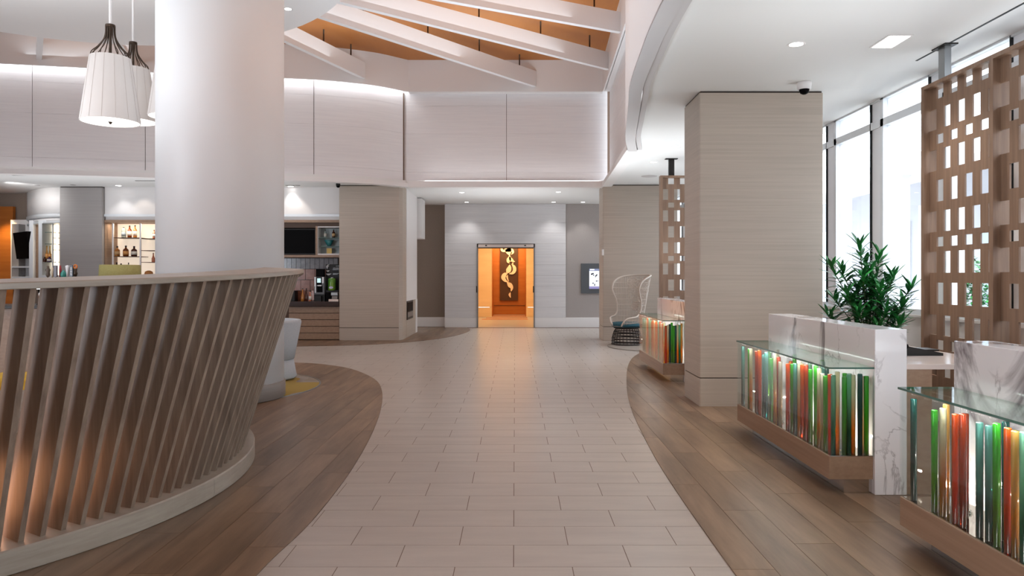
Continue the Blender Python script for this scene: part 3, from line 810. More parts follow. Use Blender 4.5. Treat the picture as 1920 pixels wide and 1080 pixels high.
# tub chair behind the column
tc_ = thing('tub_chair', (-3.62, 10.55, 0.012), 'pale blue upholstered tub chair behind the white column', 'chair')
tcx, tcy = -3.62, 10.55
MB().lathe([(0.0, 0.03), (0.405, 0.03), (0.43, 0.06), (0.385, 0.30), (0, 0.30)], (tcx, tcy, 0), 32).build('skirt', M['fabric'], tc_)
MB().lathe([(0.36, 0.30), (0.395, 0.31), (0.44, 0.55), (0.495, 0.84), (0.485, 0.875), (0.45, 0.88), (0.425, 0.85), (0.36, 0.5), (0.34, 0.33)], (tcx, tcy, 0), 40, True, radians(-70), radians(250)).build('backrest', M['fabric'], tc_)
MB().lathe([(0, 0.31), (0.35, 0.31), (0.37, 0.38), (0.34, 0.44), (0, 0.46)], (tcx, tcy, 0), 32).build('seat', M['fabric'], tc_)
for k in range(4):
    an = pi / 4 + k * pi / 2
    MB().lathe([(0.0, 0.012), (0.02, 0.012), (0.025, 0.04), (0, 0.04)], (tcx + .36 * cos(an), tcy + .36 * sin(an), 0), 8).build('foot', M['blackmat'], tc_)

# ------------------------------------------------------------------ curved slatted partition
PC = (-4.744, 5.210); RF = 2.631; LEAN = 0.436; DT = 0.03968; TH0 = -0.588


def rim_z(y):                                       # the underside of the rail climbs slightly towards the column
    return 1.452 + 0.034 * (min(max(y, 2.6), 5.9) - 3.42) - 0.075 * max(0.0, y - 6.1)


part = thing('slatted_partition', (PC[0], PC[1], 0.006), 'curved partition of outward leaning oak slats under a broad oak rail', 'partition')
t0, t1 = TH0 - 15 * DT, TH0 + 52 * DT
cuts = [t0, -0.83, -0.098, 0.62, 1.1, t1]
for a0, a1 in zip(cuts, cuts[1:]):
    MB().lathe([(2.30, 0.008), (2.705, 0.008), (2.708, 0.012), (2.708, 0.128), (2.70, 0.136), (2.30, 0.136), (2.30, 0.008)], (PC[0], PC[1], 0), max(8, int((a1 - a0) / 0.04)), False, a0 + .0006, a1 - .0006).build('base_segment', M['rail'], part)
i0, i1 = -14, 51
for i in range(i0, i1 + 1):
    th = TH0 + DT * i; ct, st = cos(th), sin(th)
    yt = PC[1] + (RF + LEAN) * st; zt = rim_z(yt)
    hw = 0.0135; prof = []
    D0 = 0.205
    def cross(r, z, D):
        c = []
        for (dr_, ds) in ((0, -hw), (0, hw), (-D * .35, hw * 1.0), (-D * .8, hw * .95), (-D, hw * .5), (-D, -hw * .5), (-D * .8, -hw * .95), (-D * .35, -hw)):
            rr = r + dr_; c.append((PC[0] + rr * ct - ds * st, PC[1] + rr * st + ds * ct, z))
        return c
    lo = cross(RF, 0.134, D0); hi = cross(RF + LEAN, zt + 0.006, D0)
    m = MB(); m.add(lo + hi, [tuple(range(7, -1, -1)), tuple(range(8, 16))])
    n = len(m.v) - 16
    for k in range(8):
        j = (k + 1) % 8; m.f.append([n + k, n + j, n + 8 + j, n + 8 + k]); m.sm.append(False)
    m.build('slat', M['slat'], part, loc=(PC[0] + RF * ct, PC[1] + RF * st, 0.134))
# rail: broad cap, slightly dished towards the outside
na = 90
ring = []
for (dr_, dz) in ((0.03, 0.0), (0.034, 0.004), (0.034, 0.029), (0.029, 0.034), (-0.27, 0.047), (-0.275, 0.043), (-0.275, 0.012), (-0.27, 0.008)):
    ring.append([])
    for k in range(na + 1):
        th = t0 + (t1 - t0) * k / na; r = RF + LEAN + dr_; y = PC[1] + (RF + LEAN) * sin(th)
        ring[-1].append((PC[0] + r * cos(th), PC[1] + r * sin(th), rim_z(y) + dz))
for (ka, kb) in ((0, int(na * .32)), (int(na * .32), int(na * .66)), (int(na * .66), na)):
    m = MB()
    for a in range(8):
        m.strip(ring[a][ka:kb + 1], ring[(a + 1) % 8][ka:kb + 1], a not in (3,))
    m.add([ring[a][ka] for a in range(8)], [tuple(range(8))]); m.add([ring[a][kb] for a in range(8)], [tuple(range(7, -1, -1))])
    m.build('rail_segment', M['rail'], part)
# warm floor lights hidden between the slats and the bench
for th in (-1.1, -0.9, -0.7, -0.5, -0.3):
    lamp('partition_uplight', 'POINT', (PC[0] + 2.12 * cos(th), PC[1] + 2.12 * sin(th), 0.28), 3.6, (1.0, 0.43, 0.20), 0.2)
# bench inside the ring
bn = thing('curved_bench', (PC[0], PC[1], 0.006), 'curved bench with mustard seat pads inside the slatted ring', 'bench')
MB().lathe([(1.75, 0.008), (2.3, 0.008), (2.3, 0.42), (1.75, 0.42), (1.75, 0.008)], (PC[0], PC[1], 0), 48, False, radians(60), radians(190)).build('bench_base', M['rail'], bn)
for k in range(6):
    a0, a1 = radians(60 + 130 * k / 6 + .8), radians(60 + 130 * (k + 1) / 6 - .8)
    MB().lathe([(1.74, 0.42), (2.28, 0.42), (2.29, 0.5), (2.25, 0.53), (1.77, 0.53), (1.73, 0.5), (1.74, 0.42)], (PC[0], PC[1], 0), 10, True, a0, a1).build('seat_pad', M['mustard'], bn)

# ------------------------------------------------------------------ pendant lamps


def pendant(x, y, zb, label):
    o = thing('pendant_lamp', (x, y, zb), label, 'pendant lamp', 'pleated pendant lamps under the canopy ceiling')
    h = 0.80; rb, rt = 0.337, 0.230
    MB().lathe([(rb, zb), (rb, zb + 0.012), (rt, zb + h), (rt - .006, zb + h), (rb - .006, zb + .012), (rb - .006, zb), (rb, zb)], (x, y, 0), 48).build('shade', M['shade'], o)
    MB().lathe([(0, zb + 0.004), (rb - .008, zb + 0.004), (rb - .008, zb + .01), (0, zb + .01)], (x, y, 0), 48).build('diffuser', M['lit_soft'], o)
    MB().lathe([(0, zb - .025), (0.012, zb - .02), (0.02, zb + .0), (0.03, zb + .004), (0, zb + .004)], (x, y, 0), 10).build('finial', M['bronze'], o)
    q = MB()
    for k in range(14):
        a = 2 * pi * k / 14; q.tube([(x + (rb + .001) * cos(a), y + (rb + .001) * sin(a), zb + .012), (x + (rt + .001) * cos(a), y + (rt + .001) * sin(a), zb + h)], 0.0022, 4, caps=False)
    q.build('pleat_seams', M['seam'], o)
    q = MB(); zt = zb + h
    for k in range(14):
        a = 2 * pi * (k + .5) / 14; P = spline([(0.052, zt + .40), (0.055, zt + .30), (0.075, zt + .22), (0.14, zt + .12), (0.205, zt + .05), (0.22, zt - .02)], 4)
        q.tube([(x + r * cos(a), y + r * sin(a), z) for r, z in P], 0.0065, 5, caps=False)
    q.build('wire_cage', M['bronze'], o)
    MB().lathe([(0.0, zt + .385), (0.056, zt + .385), (0.056, zt + .41), (0, zt + .41)], (x, y, 0), 16).build('cage_collar', M['bronze'], o)
    MB().tube([(x, y, zt - .25), (x, y, zt + .385)], 0.017, 8).build('stem', M['bronze'], o)
    MB().tube([(x, y, zt + .41), (x, y, 5.86)], 0.018, 8).build('suspension_rod', M['white'], o)
    MB().lathe([(0, 5.85), (0.07, 5.85), (0.07, 5.88), (0, 5.88)], (x, y, 0), 16).build('ceiling_rose', M['white'], o)
    lamp('pendant_bulb', 'POINT', (x, y, zb + 0.45), 3, SOFT, 0.1)


pendant(-5.02, 9.0, 3.42, 'large pleated white pendant lamp hanging lowest of the three, fully in view')
pendant(-5.79, 11.0, 3.85, 'pleated white pendant lamp half hidden behind the lowest one')
pendant(-4.92, 10.45, 3.80, 'pleated white pendant lamp mostly hidden by the round white column')

# ------------------------------------------------------------------ windows along the reception side
XW = 4.4
wrt = thing('wall_right', (XW, 6.0, 0), 'low white wall and piers under the tall windows', None); tag(wrt, kind='structure')
box('parapet', M['white'], wrt, XW, -3.9, 0, XW + 0.25, 21.4, 1.08)
box('window_sill', M['white'], wrt, XW - 0.04, -3.9, 1.06, XW + 0.25, 21.4, 1.09, 0.004)
for k in range(-6, 9):
    ya = 9.0 + 1.27 * k; yb_ = ya + 1.27            # bay from ya to yb_, pier at its near end
    if yb_ > 21.3 or ya < -3.9: continue
    w = thing('window_%d' % (k + 7), (XW, ya, 1.09), 'tall window bay with a transom light, number %d from the entrance' % (k + 7), None); tag(w, kind='structure')
    w['label'] = 'tall window bay with upper light and white pier'
    y0 = ya + 0.0; y1 = yb_ - 0.33
    box('pier', M['pilaster'], w, XW + 0.02, y1 + 0.07, 1.09, XW + 0.25, yb_ - .03, ZC)
    box('jamb', M['frame'], w, XW + 0.0, y1, 1.09, XW + 0.10, y1 + 0.07, ZC)
    box('gasket', M['gasket'], w, XW + 0.0, yb_ - 0.026, 1.15, XW + 0.06, yb_ - 0.006, ZC)
    box('bottom_rail', M['frame'], w, XW - 0.0, ya, 1.09, XW + 0.08, yb_ - .33, 1.15)
    box('transom', M['frame'], w, XW - 0.0, ya, 3.31, XW + 0.10, yb_, 3.40)
    box('top_rail', M['frame'], w, XW, ya, 3.63, XW + .06, yb_, ZC)
    box('pane', M['pane'], w, XW + 0.05, ya, 1.15, XW + 0.056, y1, 3.31); box('pane', M['pane'], w, XW + 0.05, ya, 3.40, XW + 0.056, y1, 3.63)
# outdoors: paving, white building opposite, trees
box('ground', plain('pale_paving', rgb(206, 204, 200), 0.8), None, 4.66, -20, -0.3, 60, 60, -0.1, kind='structure', label='pale paving outside the windows')
ex = thing('building', (11.0, 16.0, -0.1), 'white building with tall openings outside the windows', 'building')
box('wall', plain('outside_render', rgb(168, 172, 182), 0.7), ex, 12.0, -4.0, -0.1, 12.4, 40.0, 5.2)
box('canopy', M['white'], ex, 10.4, 6.0, 4.3, 12.0, 40.0, 4.6)
for yy in (14.0, 20.0, 27.0):
    box('canopy_post', M['frame'], ex, 10.5, yy, -0.1, 10.9, yy + .4, 4.3)
for yy in (9.0, 13.0, 17.0, 22.0, 27.0):
    f = box('window_frame', M['frame'], ex, 11.93, yy, 0.2, 12.0, yy + 1.6, 3.2); box('window_pane', plain('outside_glass', rgb(160, 178, 192), 0.1), f, 11.9, yy + .1, .3, 11.93, yy + 1.5, 3.1)

# trees outside, seen through the fretwork
leaf_v = [(0, 0, 0), (0.035, -.018, .006), (0.075, 0, 0), (0.035, .018, .006)]
for ti, (tx, ty, hgt, lab) in enumerate(((8.3, 13.1, 1.95, 'small leafy tree outside the windows behind the big fretwork screen'), (8.35, 11.45, 2.1, 'bushy tree outside close to the end of the big fretwork screen'))):
    o = thing('tree', (tx, ty, -0.1), lab, 'tree')
    MB().tube([(tx, ty, -0.1), (tx + .05, ty, .7), (tx, ty + .05, 1.3)], [0.06, 0.05, 0.03], 7).build('trunk', M['stem'], o)
    q = MB(); rnd = random.Random(30 + ti)
    for k in range(1500):
        a, b_, rr = rnd.uniform(0, 2 * pi), rnd.uniform(-1, 1), 0.7 * rnd.random() ** .4
        c = (tx + rr * cos(a) * sqrt(1 - b_ * b_), ty + rr * sin(a) * sqrt(1 - b_ * b_), hgt - .75 + rr * b_)
        t = rnd.uniform(0, 2 * pi); e = rnd.uniform(-1, 1); L = .11
        d1 = (L * cos(t), L * sin(t), L * e * .6); d2 = (-.03 * sin(t), .03 * cos(t), .02)
        q.add([c, (c[0] + d1[0] * .5 + d2[0], c[1] + d1[1] * .5 + d2[1], c[2] + d1[2] * .5), (c[0] + d1[0], c[1] + d1[1], c[2] + d1[2]), (c[0] + d1[0] * .5 - d2[0], c[1] + d1[1] * .5 - d2[1], c[2] + d1[2] * .5)], [(0, 1, 2, 3)])
    q.build('foliage', M['leaf'], o, kind='stuff')

# ------------------------------------------------------------------ fretwork screens
PAT_A = [(3.305, 3.185), (2.85, 2.76), (2.42, 2.215), (1.88, 1.79), (1.45, 1.25), (0.91, 0.82)]
PAT_B = [(3.095, 2.90), (2.71, 2.51), (2.127, 1.93), (1.743, 1.543), (1.145, 0.955), (0.77, 0.57)]


def screen(name, org, ux, n_panels, posts, label, ncol=9, first='B', cw=0.1075):
    """org: plan position of the first end, ux: plan direction"""
    o = thing(name, (org[0], org[1], 0.35), label, 'screen', 'oak fretwork screens by the windows')
    vx = (-ux[1], ux[0]); zb, zt = 0.36, 3.335
    def bx(m, s0, s1, d0, d1, z0, z1):
        c = [(org[0] + ux[0] * s + vx[0] * d, org[1] + ux[1] * s + vx[1] * d) for s, d in ((s0, d0), (s1, d0), (s1, d1), (s0, d1))]
        m.prism(c, z0, z1); return m
    st = 0.045; pwid = ncol * cw; s = 0.0
    for p in range(n_panels):
        bx(MB(), s, s + st, -.07, .07, zb, zt).build('stile', M['screen'], o)
        s += st
        bx(MB(), s, s + pwid, -.07, .07, zt - 0.035, zt).build('rail', M['screen'], o); bx(MB(), s, s + pwid, -.07, .07, zb, zb + .05).build('rail', M['screen'], o)
        for k in range(ncol):
            pat = PAT_B if ((k % 2 == 0) == (first == 'B')) else PAT_A
            a, b = s + k * cw, s + (k + 1) * cw
            hi = zt - 0.035
            for h1, h0 in pat + [(zb + .05, None)]:
                if hi - h1 > .004: bx(MB(), a, b, -.008, .008, h1, hi).build('fret_block', M['screen'], o)
                hi = h0
        s += pwid
    bx(MB(), s, s + st, -.07, .07, zb, zt).build('stile', M['screen'], o)
    for ps in posts:
        q = MB(); bx(q, ps - .05, ps + .05, -.03, .03, zt, ZC - .012); q.build('hanger_post', M['steel'] if name == 'fretwork_screen' and n_panels > 1 else M['dark'], o)
        bx(MB(), ps - .11, ps + .11, -.06, .06, ZC - .012, ZC).build('hanger_plate', M['dark'], o)


screen('fretwork_screen', (4.0, 7.02), (0, -1), 4, (0.27, 2.3, 4.0), 'large oak fretwork screen hanging before the windows behind the reception desks')
screen('fretwork_screen', (2.635, 13.2), (1, 0), 1, (0.21,), 'narrow oak fretwork screen hanging behind the farthest reception desk')
box('ceiling_slot', M['gasket'], None, 3.975, -3.0, ZC - .004, 3.995, 7.2, ZC + .002, label='thin black track slot in the ceiling above the large fretwork screen', cat='track')

# ------------------------------------------------------------------ reception desks
RODS = {'teal': rod_mat('rod_teal', rgb(122, 190, 178), rgb(0, 92, 86)), 'green': rod_mat('rod_green', rgb(70, 200, 50), rgb(92, 150, 30)), 'amber': rod_mat('rod_amber', rgb(232, 228, 196), rgb(226, 150, 44)),
        'orange': rod_mat('rod_orange', rgb(242, 116, 36), rgb(206, 66, 22)), 'cream': rod_mat('rod_cream', rgb(226, 220, 200), rgb(214, 190, 150)), 'deep': rod_mat('rod_deep_teal', rgb(10, 104, 96), rgb(0, 78, 76)),
        'red': rod_mat('rod_russet', rgb(206, 84, 40), rgb(160, 48, 22)), 'mint': rod_mat('rod_mint', rgb(150, 214, 180), rgb(10, 130, 96)), 'gold': rod_mat('rod_gold', rgb(240, 196, 104), rgb(220, 150, 44))}
rod_mesh = {}


def add_rod(o, x, y, kind, zt):
    if kind not in rod_mesh:
        r = MB().lathe([(0.0, 0), (0.0165, 0.0), (0.0165, 0.535), (0.0145, 0.54), (0, 0.54)], (0, 0, 0), 12).build('glass_rod', RODS[kind], None); rod_mesh[kind] = r
    else:
        r = rod_mesh[kind].copy(); COL.objects.link(r)
    r.parent = o; r.location = (x - o.location[0], y - o.location[1], 0.272 - o.location[2]); r.scale = (1, 1, (zt - 0.272) / 0.54)


def desk(x, y0, y1, rods, label, seed, phone=False):
    o = thing('reception_desk', (x, y0, 0.006), label, 'reception desk', 'reception desks with coloured glass rods')
    x1 = x + 0.305; zt = 0.883
    MB().box(x, y0 + .012, 0.107, x1, y1, 0.266, .003).build('base_box', M['base_oak'], o)
    MB().box(x + 0.11, y0 + .03, 0.007, x1, y1 - .12, 0.107).build('plinth', M['chrome'], o)
    MB().box(x - .004, y0 - .004, zt - .012, x1, y1 + .01, zt).build('glass_top', M['green_edge'], o)
    q = MB()
    q.box(x - .0055, y0 - .0055, zt - .012, x - .004, y1 + .01, zt); q.box(x - .004, y0 - .0055, zt - .012, x1, y0 - .004, zt); q.box(x - .0055, y1 + .01, zt - .012, x1, y1 + .0115, zt)
    q.build('glass_edge', M['glass_rim'], o)
    MB().box(x, y0, 0.266, x + .01, y1, zt - .012).build('glass_front', M['glass'], o)
    MB().box(x + .01, y0, 0.266, x1, y0 + .01, zt - .012).build('glass_end', M['glass'], o); MB().box(x + .01, y1 - .01, 0.266, x1, y1, zt - .012).build('glass_end', M['glass'], o)
    MB().box(x + .012, y0 + .012, 0.266, x1, y1 - .012, 0.270).build('case_floor', M['chrome'], o)
    MB().box(x1, y0 - .015, 0.007, x1 + .22, y1, 1.145, .004).build('marble_front', M['marble'], o)
    MB().box(x1 + .22, y0, 0.007, x1 + .40, y0 + .05, 0.868).build('side_panel', M['base_oak'], o)
    MB().box(x1 + .22, y0 - .005, 0.868, x1 + .95, y1, 0.905, .004).build('work_top', M['counter'], o)
    MB().box(x1 + .24, y1 - .5, 0.007, x1 + .85, y1 - .02, 0.866).build('drawer_unit', M['base_oak'], o)
    rnd = random.Random(seed)
    for (rx, ry, k, t) in rods: add_rod(o, rx, ry, k, t)
    q = MB(); yy = y0 + .12
    while yy < y1 - .1:
        xx = x + rnd.uniform(.1, .24); q.lathe([(0, .27), (.014, .27), (.014, .283), (.006, .29), (0, .29)], (xx, yy, 0), 10); yy += 0.21
    q.build('case_studs', M['chrome'], o, kind='stuff')
    return o


kinds = ['teal', 'green', 'amber', 'orange', 'teal', 'cream', 'green', 'amber', 'red', 'mint', 'orange', 'gold', 'deep']
# middle desk: front row as in the photograph, end row, and a second row behind
front1 = [(7.03, 'teal'), (6.86, 'green'), (6.80, 'amber'), (6.62, 'red'), (6.56, 'orange'), (6.42, 'teal'), (6.36, 'teal'), (6.26, 'green'), (6.19, 'amber'), (6.09, 'red'), (6.03, 'cream'), (5.88, 'orange'), (5.77, 'green'), (5.70, 'teal'),
          (5.635, 'amber'), (5.58, 'orange'), (5.51, 'red'), (5.425, 'green'), (5.35, 'green'), (5.285, 'amber'), (5.21, 'cream'), (5.155, 'green'), (5.10, 'orange')]
end1 = [(2.225, 'mint'), (2.255, 'amber'), (2.29, 'green'), (2.335, 'mint'), (2.365, 'amber'), (2.40, 'deep'), (2.425, 'cream'), (2.445, 'green')]
rnd = random.Random(11)
X1 = 2.17
rods1 = [(X1 + rnd.uniform(.033, .05), y, k, rnd.uniform(.80, .855)) for y, k in front1] + [(xx - 2.17 + X1, 5.055 + rnd.uniform(-.012, .02), k, rnd.uniform(.80, .85)) for xx, k in end1]
for y, k in front1[1::2]:
    rods1.append((X1 + rnd.uniform(.13, .25), y + rnd.uniform(-.03, .03), rnd.choice(kinds), rnd.uniform(.80, .855)))
desk(X1, 5.0, 7.08, rods1, 'marble reception desk with lit glass rods, standing before the big oak pillar', 3)
front2 = [(4.02, 'deep', 0), (3.82, 'green', 0), (3.745, 'amber', 0), (3.80, 'gold', .05), (3.72, 'red', .10), (3.64, 'orange', 0), (3.58, 'red', 0), (3.45, 'teal', 0), (3.40, 'teal', .012), (3.40, 'deep', .09), (3.327, 'green', 0), (3.30, 'green', .07),
          (3.252, 'orange', 0), (3.204, 'gold', 0), (3.15, 'mint', 0), (3.08, 'amber', .02), (3.0, 'green', 0), (2.9, 'orange', .03), (2.8, 'teal', 0), (2.7, 'cream', .02), (2.6, 'red', 0), (2.5, 'green', .02), (2.4, 'amber', 0), (2.28, 'teal', .01), (2.16, 'orange', 0)]
X2 = 2.175
desk(X2, 2.0, 4.10, [(X2 + .035 + d, y, k, rnd.uniform(.80, .85)) for y, k, d in front2], 'marble reception desk with glass rods closest to the entrance, cut by the picture edge', 4)
front3 = [(10.42 + .078 * k, kinds[(k * 5 + 3) % len(kinds)]) for k in range(23)]
front3 = [(10.4, 'amber'), (10.5, 'orange'), (10.58, 'cream'), (10.68, 'red'), (10.8, 'teal'), (10.92, 'orange'), (11.0, 'orange'), (11.1, 'amber'), (11.2, 'orange'), (11.32, 'red'), (11.45, 'mint'), (11.55, 'teal'), (11.68, 'orange'), (11.78, 'amber'), (11.95, 'teal'), (12.1, 'teal')]
X3 = 2.105
r3 = [(X3 + .035, y, k, rnd.uniform(.80, .85)) for y, k in front3] + [(X3 + .05 + .028 * i, 10.36, k, rnd.uniform(.8, .85)) for i, k in enumerate(['orange', 'amber', 'deep', 'green', 'green', 'deep', 'amber', 'mint', 'gold'])]
desk(X3, 10.3, 12.28, r3, 'marble reception desk with glass rods behind the big oak pillar', 5)
# small warm lights in the display cases
for (dx_, ya, ybb) in ((X1, 5.2, 6.9), (X2, 2.3, 3.9), (X3, 10.5, 12.1)):
    for yy in (ya, (ya + ybb) / 2, ybb): lamp('case_light', 'POINT', (dx_ + .22, yy, .36), 2.5, WARM, .006)
    lamp('case_fill', 'AREA', (dx_ + .016, (ya + ybb) / 2, .862), 4.5, SOFT, ybb - ya + .2, .02, aim=(dx_ + .17, (ya + ybb) / 2, .45))  # unseen fill lamp under the glass top, added to brighten the rods

# desk telephone
ph = thing('desk_telephone', (3.12, 5.6, 0.905), 'black desk telephone on the work top behind the marble front', 'telephone')
MB().prism_y([(2.93, .906), (3.26, .906), (3.26, .925), (2.95, .985)], 5.52, 5.72).build('body', M['blackmat'], ph)
MB().tube([(2.96, 5.50, .975), (2.96, 5.56, 1.005), (2.96, 5.68, 1.005), (2.96, 5.74, .975)], [.026, .02, .02, .026], 8).build('handset', M['black'], ph)
MB().box(3.05, 5.54, .937, 3.24, 5.70, .95).build('keypad', M['dark'], ph)

# ------------------------------------------------------------------ plant by the window
pp = (3.72, 7.62)
plant = thing('potted_plant', (pp[0], pp[1], 0.006), 'bushy dark green potted plant with narrow glossy leaves by the window', 'plant')
MB().lathe([(0.0, 0.007), (0.17, 0.007), (0.2, 0.03), (0.235, 0.5), (0.24, 0.52), (0.215, 0.52), (0.21, 0.46), (0, 0.46)], (pp[0], pp[1], 0), 28).build('planter', M['pot'], plant)
MB().lathe([(0, .461), (0.209, .461), (0.209, .468), (0, .468)], (pp[0], pp[1], 0), 20).build('soil', M['soil'], plant)
lm = bpy.data.meshes.new('leaf')
lv = []; lf = []
for i in range(6):
    t = i / 5; w = .0145 * sin(pi * min(t * .93 + .07, 1)) ** .8 if i < 5 else 0.0; z = -.03 * t * t + .01 * t
    lv += [(t * .15, -w, z), (t * .15, 0, z - .004 * (1 if 0 < i < 5 else 0)), (t * .15, w, z)]
for i in range(5):
    a = i * 3; lf += [(a, a + 3, a + 4, a + 1), (a + 1, a + 4, a + 5, a + 2)]
lm.from_pydata(lv, [], lf); lm.polygons.foreach_set('use_smooth', [True] * len(lf)); lm.materials.append(M['leaf']); lm.update()
from mathutils import Matrix, Vector, Euler
rl = random.Random(5)
stems = MB(); leaves = []
tips = [((-.10, 0), 1.88, 9), ((.10, -.02), 1.79, 9), ((-.28, .02), 1.63, 9), ((-.42, -.05), 1.66, 8), ((.42, -.05), 1.44, 9), ((.26, .1), 1.52, 8), ((0, .1), 1.72, 9), ((.18, -.14), 1.55, 9), ((-.14, -.16), 1.55, 9),
        ((.02, -.2), 1.42, 9), ((-.3, -.15), 1.38, 9), ((-.3, .15), 1.32, 8), ((.3, -.12), 1.26, 8), ((.14, .22), 1.40, 8), ((-.02, -.05), 1.62, 9), ((.06, -.24), 1.22, 8), ((-.22, -.24), 1.20, 8), ((.36, .08), 1.18, 7), ((-.40, .05), 1.14, 7), ((.2, -.25), 1.08, 7), ((-.05, -.3), 1.04, 7),
        ((.05, .02), 1.5, 8), ((-.1, .05), 1.42, 8), ((.12, -.05), 1.34, 8), ((-.18, -.02), 1.28, 8)]
for (dx, dy), zt, nn in tips:
    base = (pp[0] + dx * .15, pp[1] + dy * .15, .46); mid = (pp[0] + dx * .45, pp[1] + dy * .45, .46 + (zt - .46) * .6); tip = (pp[0] + dx, pp[1] + dy, zt - .06)
    P = spline([base, mid, tip], 6); stems.tube(P, [.009 - .005 * i / (len(P) - 1) for i in range(len(P))], 5)
    for w in range(nn):                               # whorls down the stem
        t = 1 - w * .052; k = min(int(t * (len(P) - 1)), len(P) - 2); f = t * (len(P) - 1) - k
        c = Vector(P[k]).lerp(Vector(P[k + 1]), f)
        for j in range(4):
            an = w * 1.1 + j * 1.571 + rl.uniform(-.3, .3); el = (0.95 - w * .17) + rl.uniform(-.2, .2); sc = rl.uniform(1.0, 1.45)
            leaves.append((c, an, max(el, -.75), sc))
stems.build('stems', M['stem'], plant)
leaves.sort(key=lambda q: q[0].y - q[0].z * .4)
mass = MB()
for i, (c, an, el, sc) in enumerate(leaves):
    mtx = Matrix.Translation(c) @ Matrix.Rotation(an, 4, 'Z') @ Matrix.Rotation(-el, 4, 'Y') @ Matrix.Diagonal((sc, sc, sc, 1))
    if i < 295:
        l = bpy.data.objects.new('leaf', lm); COL.objects.link(l); l.parent = plant
        l.matrix_local = Matrix.Translation(-plant.location) @ mtx
    else:
        mass.add([(mtx @ Vector(v))[:] for v in lv], lf, True)
mass.build('leaf_mass', M['leaf'], plant, kind='stuff')

# ------------------------------------------------------------------ hooded wicker chair
hc = (2.46, 15.95); HA = radians(218)                # facing direction
chair = thing('hooded_chair', (hc[0], hc[1], 0.012), 'tall hooded wicker lounge chair with a teal seat cushion', 'chair')


def sh(phi, z):
    """point of the shell: phi from the rear, z above the floor"""
    t = (z - .40) / 1.13; r = 0.36 + 0.10 * t + 0.05 * max(t, 0) ** 2
    if z < .5: r *= 0.80 + 0.2 * (z - .38) / .12
    sq = 0.86 + .14 * abs(cos(phi))
    a = HA + pi + phi
    lean = 0.05 * t                                  # leans back as it rises
    return (hc[0] + r * sq * cos(a) - lean * cos(HA), hc[1] + r * sq * sin(a) - lean * sin(HA), z)


rim = [(2.75, .43), (2.45, .57), (2.1, .61), (1.75, .63), (1.5, .70), (1.42, .82), (1.5, .98), (1.68, 1.12), (1.75, 1.24), (1.6, 1.38), (1.2, 1.48), (.7, 1.525), (0, 1.54)]
rim_full = spline([(p, z) for p, z in rim] + [(-p, z) for p, z in reversed(rim[:-1])], 5)
rim_poly = [(p, z) for p, z in rim_full] + [(-2.75, .40), (2.75, .40)]
MB().tube([sh(p, z) for p, z in rim_full], .019, 7).build('shell_rim', M['wicker'], chair)
MB().tube([sh(-pi + 2 * pi * k / 40, .43) for k in range(40)], .014, 7, closed=True).build('seat_ring', M['wicker'], chair)
q = MB()
for k in range(-30, 31):
    ph_ = k * .09; run = []
    for j in range(58):
        z = .41 + j * .02
        if inside((ph_, z), rim_poly): run.append(sh(ph_, z))
        else:
            if len(run) > 1: q.tube(run, .0055, 4, caps=False)
            run = []
    if len(run) > 1: q.tube(run, .0055, 4, caps=False)
for j in range(0, 9):
    z = .50 + j * .125; run = []
    for k in range(-56, 57):
        ph_ = k * .05
        if inside((ph_, z), rim_poly): run.append(sh(ph_, z))
        else:
            if len(run) > 1: q.tube(run, .005, 4, caps=False)
            run = []
    if len(run) > 1: q.tube(run, .005, 4, caps=False)
q.build('wicker_strands', M['wicker'], chair)
q = MB()                                             # flower lattice woven into the back
for (cp, cz, R) in ((.18, 1.17, .25), (.55, 1.38, .11), (-.25, 1.40, .12), (-.48, 1.12, .13), (-.42, .88, .12), (-.2, .72, .1), (.3, .84, .1)):
    cm = lambda r, a: sh(cp + r * cos(a) / .46, cz + r * sin(a))
    for ring_r in (R, R * .45):
        q.tube([cm(ring_r, 2 * pi * k / 22) for k in range(22)], .009, 4, closed=True)
    for k in range(8):
        a = pi * k / 4
        q.tube([cm(R * .1, a), cm(R * .5, a + .26), cm(R * .97, a)], .008, 4, caps=False); q.tube([cm(R * .1, a), cm(R * .5, a - .26), cm(R * .97, a)], .008, 4, caps=False)
rr_ = random.Random(4)
for k in range(90):
    cp, cz = rr_.uniform(-1.0, .15), rr_.uniform(.55, 1.46); R = rr_.uniform(.02, .045)
    if inside((cp, cz), rim_poly): q.tube([sh(cp + R * cos(2 * pi * j / 8) / .46, cz + R * sin(2 * pi * j / 8)) for j in range(8)], .007, 4, closed=True)
q.build('flower_lattice', M['wicker'], chair)
MB().lathe([(0, .40), (.30, .40), (.335, .43), (.335, .47), (.30, .50), (0, .51)], (hc[0], hc[1], 0), 30).build('seat_cushion', M['teal_cushion'], chair)
q = MB()
for k in range(26):
    a = 2 * pi * k / 26
    q.tube([(hc[0] + r * cos(a), hc[1] + r * sin(a), z) for r, z in ((.33, .025), (.325, .15), (.29, .28), (.24, .37))], .006, 5)
for r, z in ((.335, .025), (.33, .09), (.325, .15), (.305, .225), (.285, .29), (.24, .37), (.28, .385)):
    q.tube([(hc[0] + r * cos(2 * pi * k / 28), hc[1] + r * sin(2 * pi * k / 28), z) for k in range(28)], .013, 5, closed=True)
q.build('woven_base', M['wicker_dark'], chair)

# ------------------------------------------------------------------ ceiling fittings


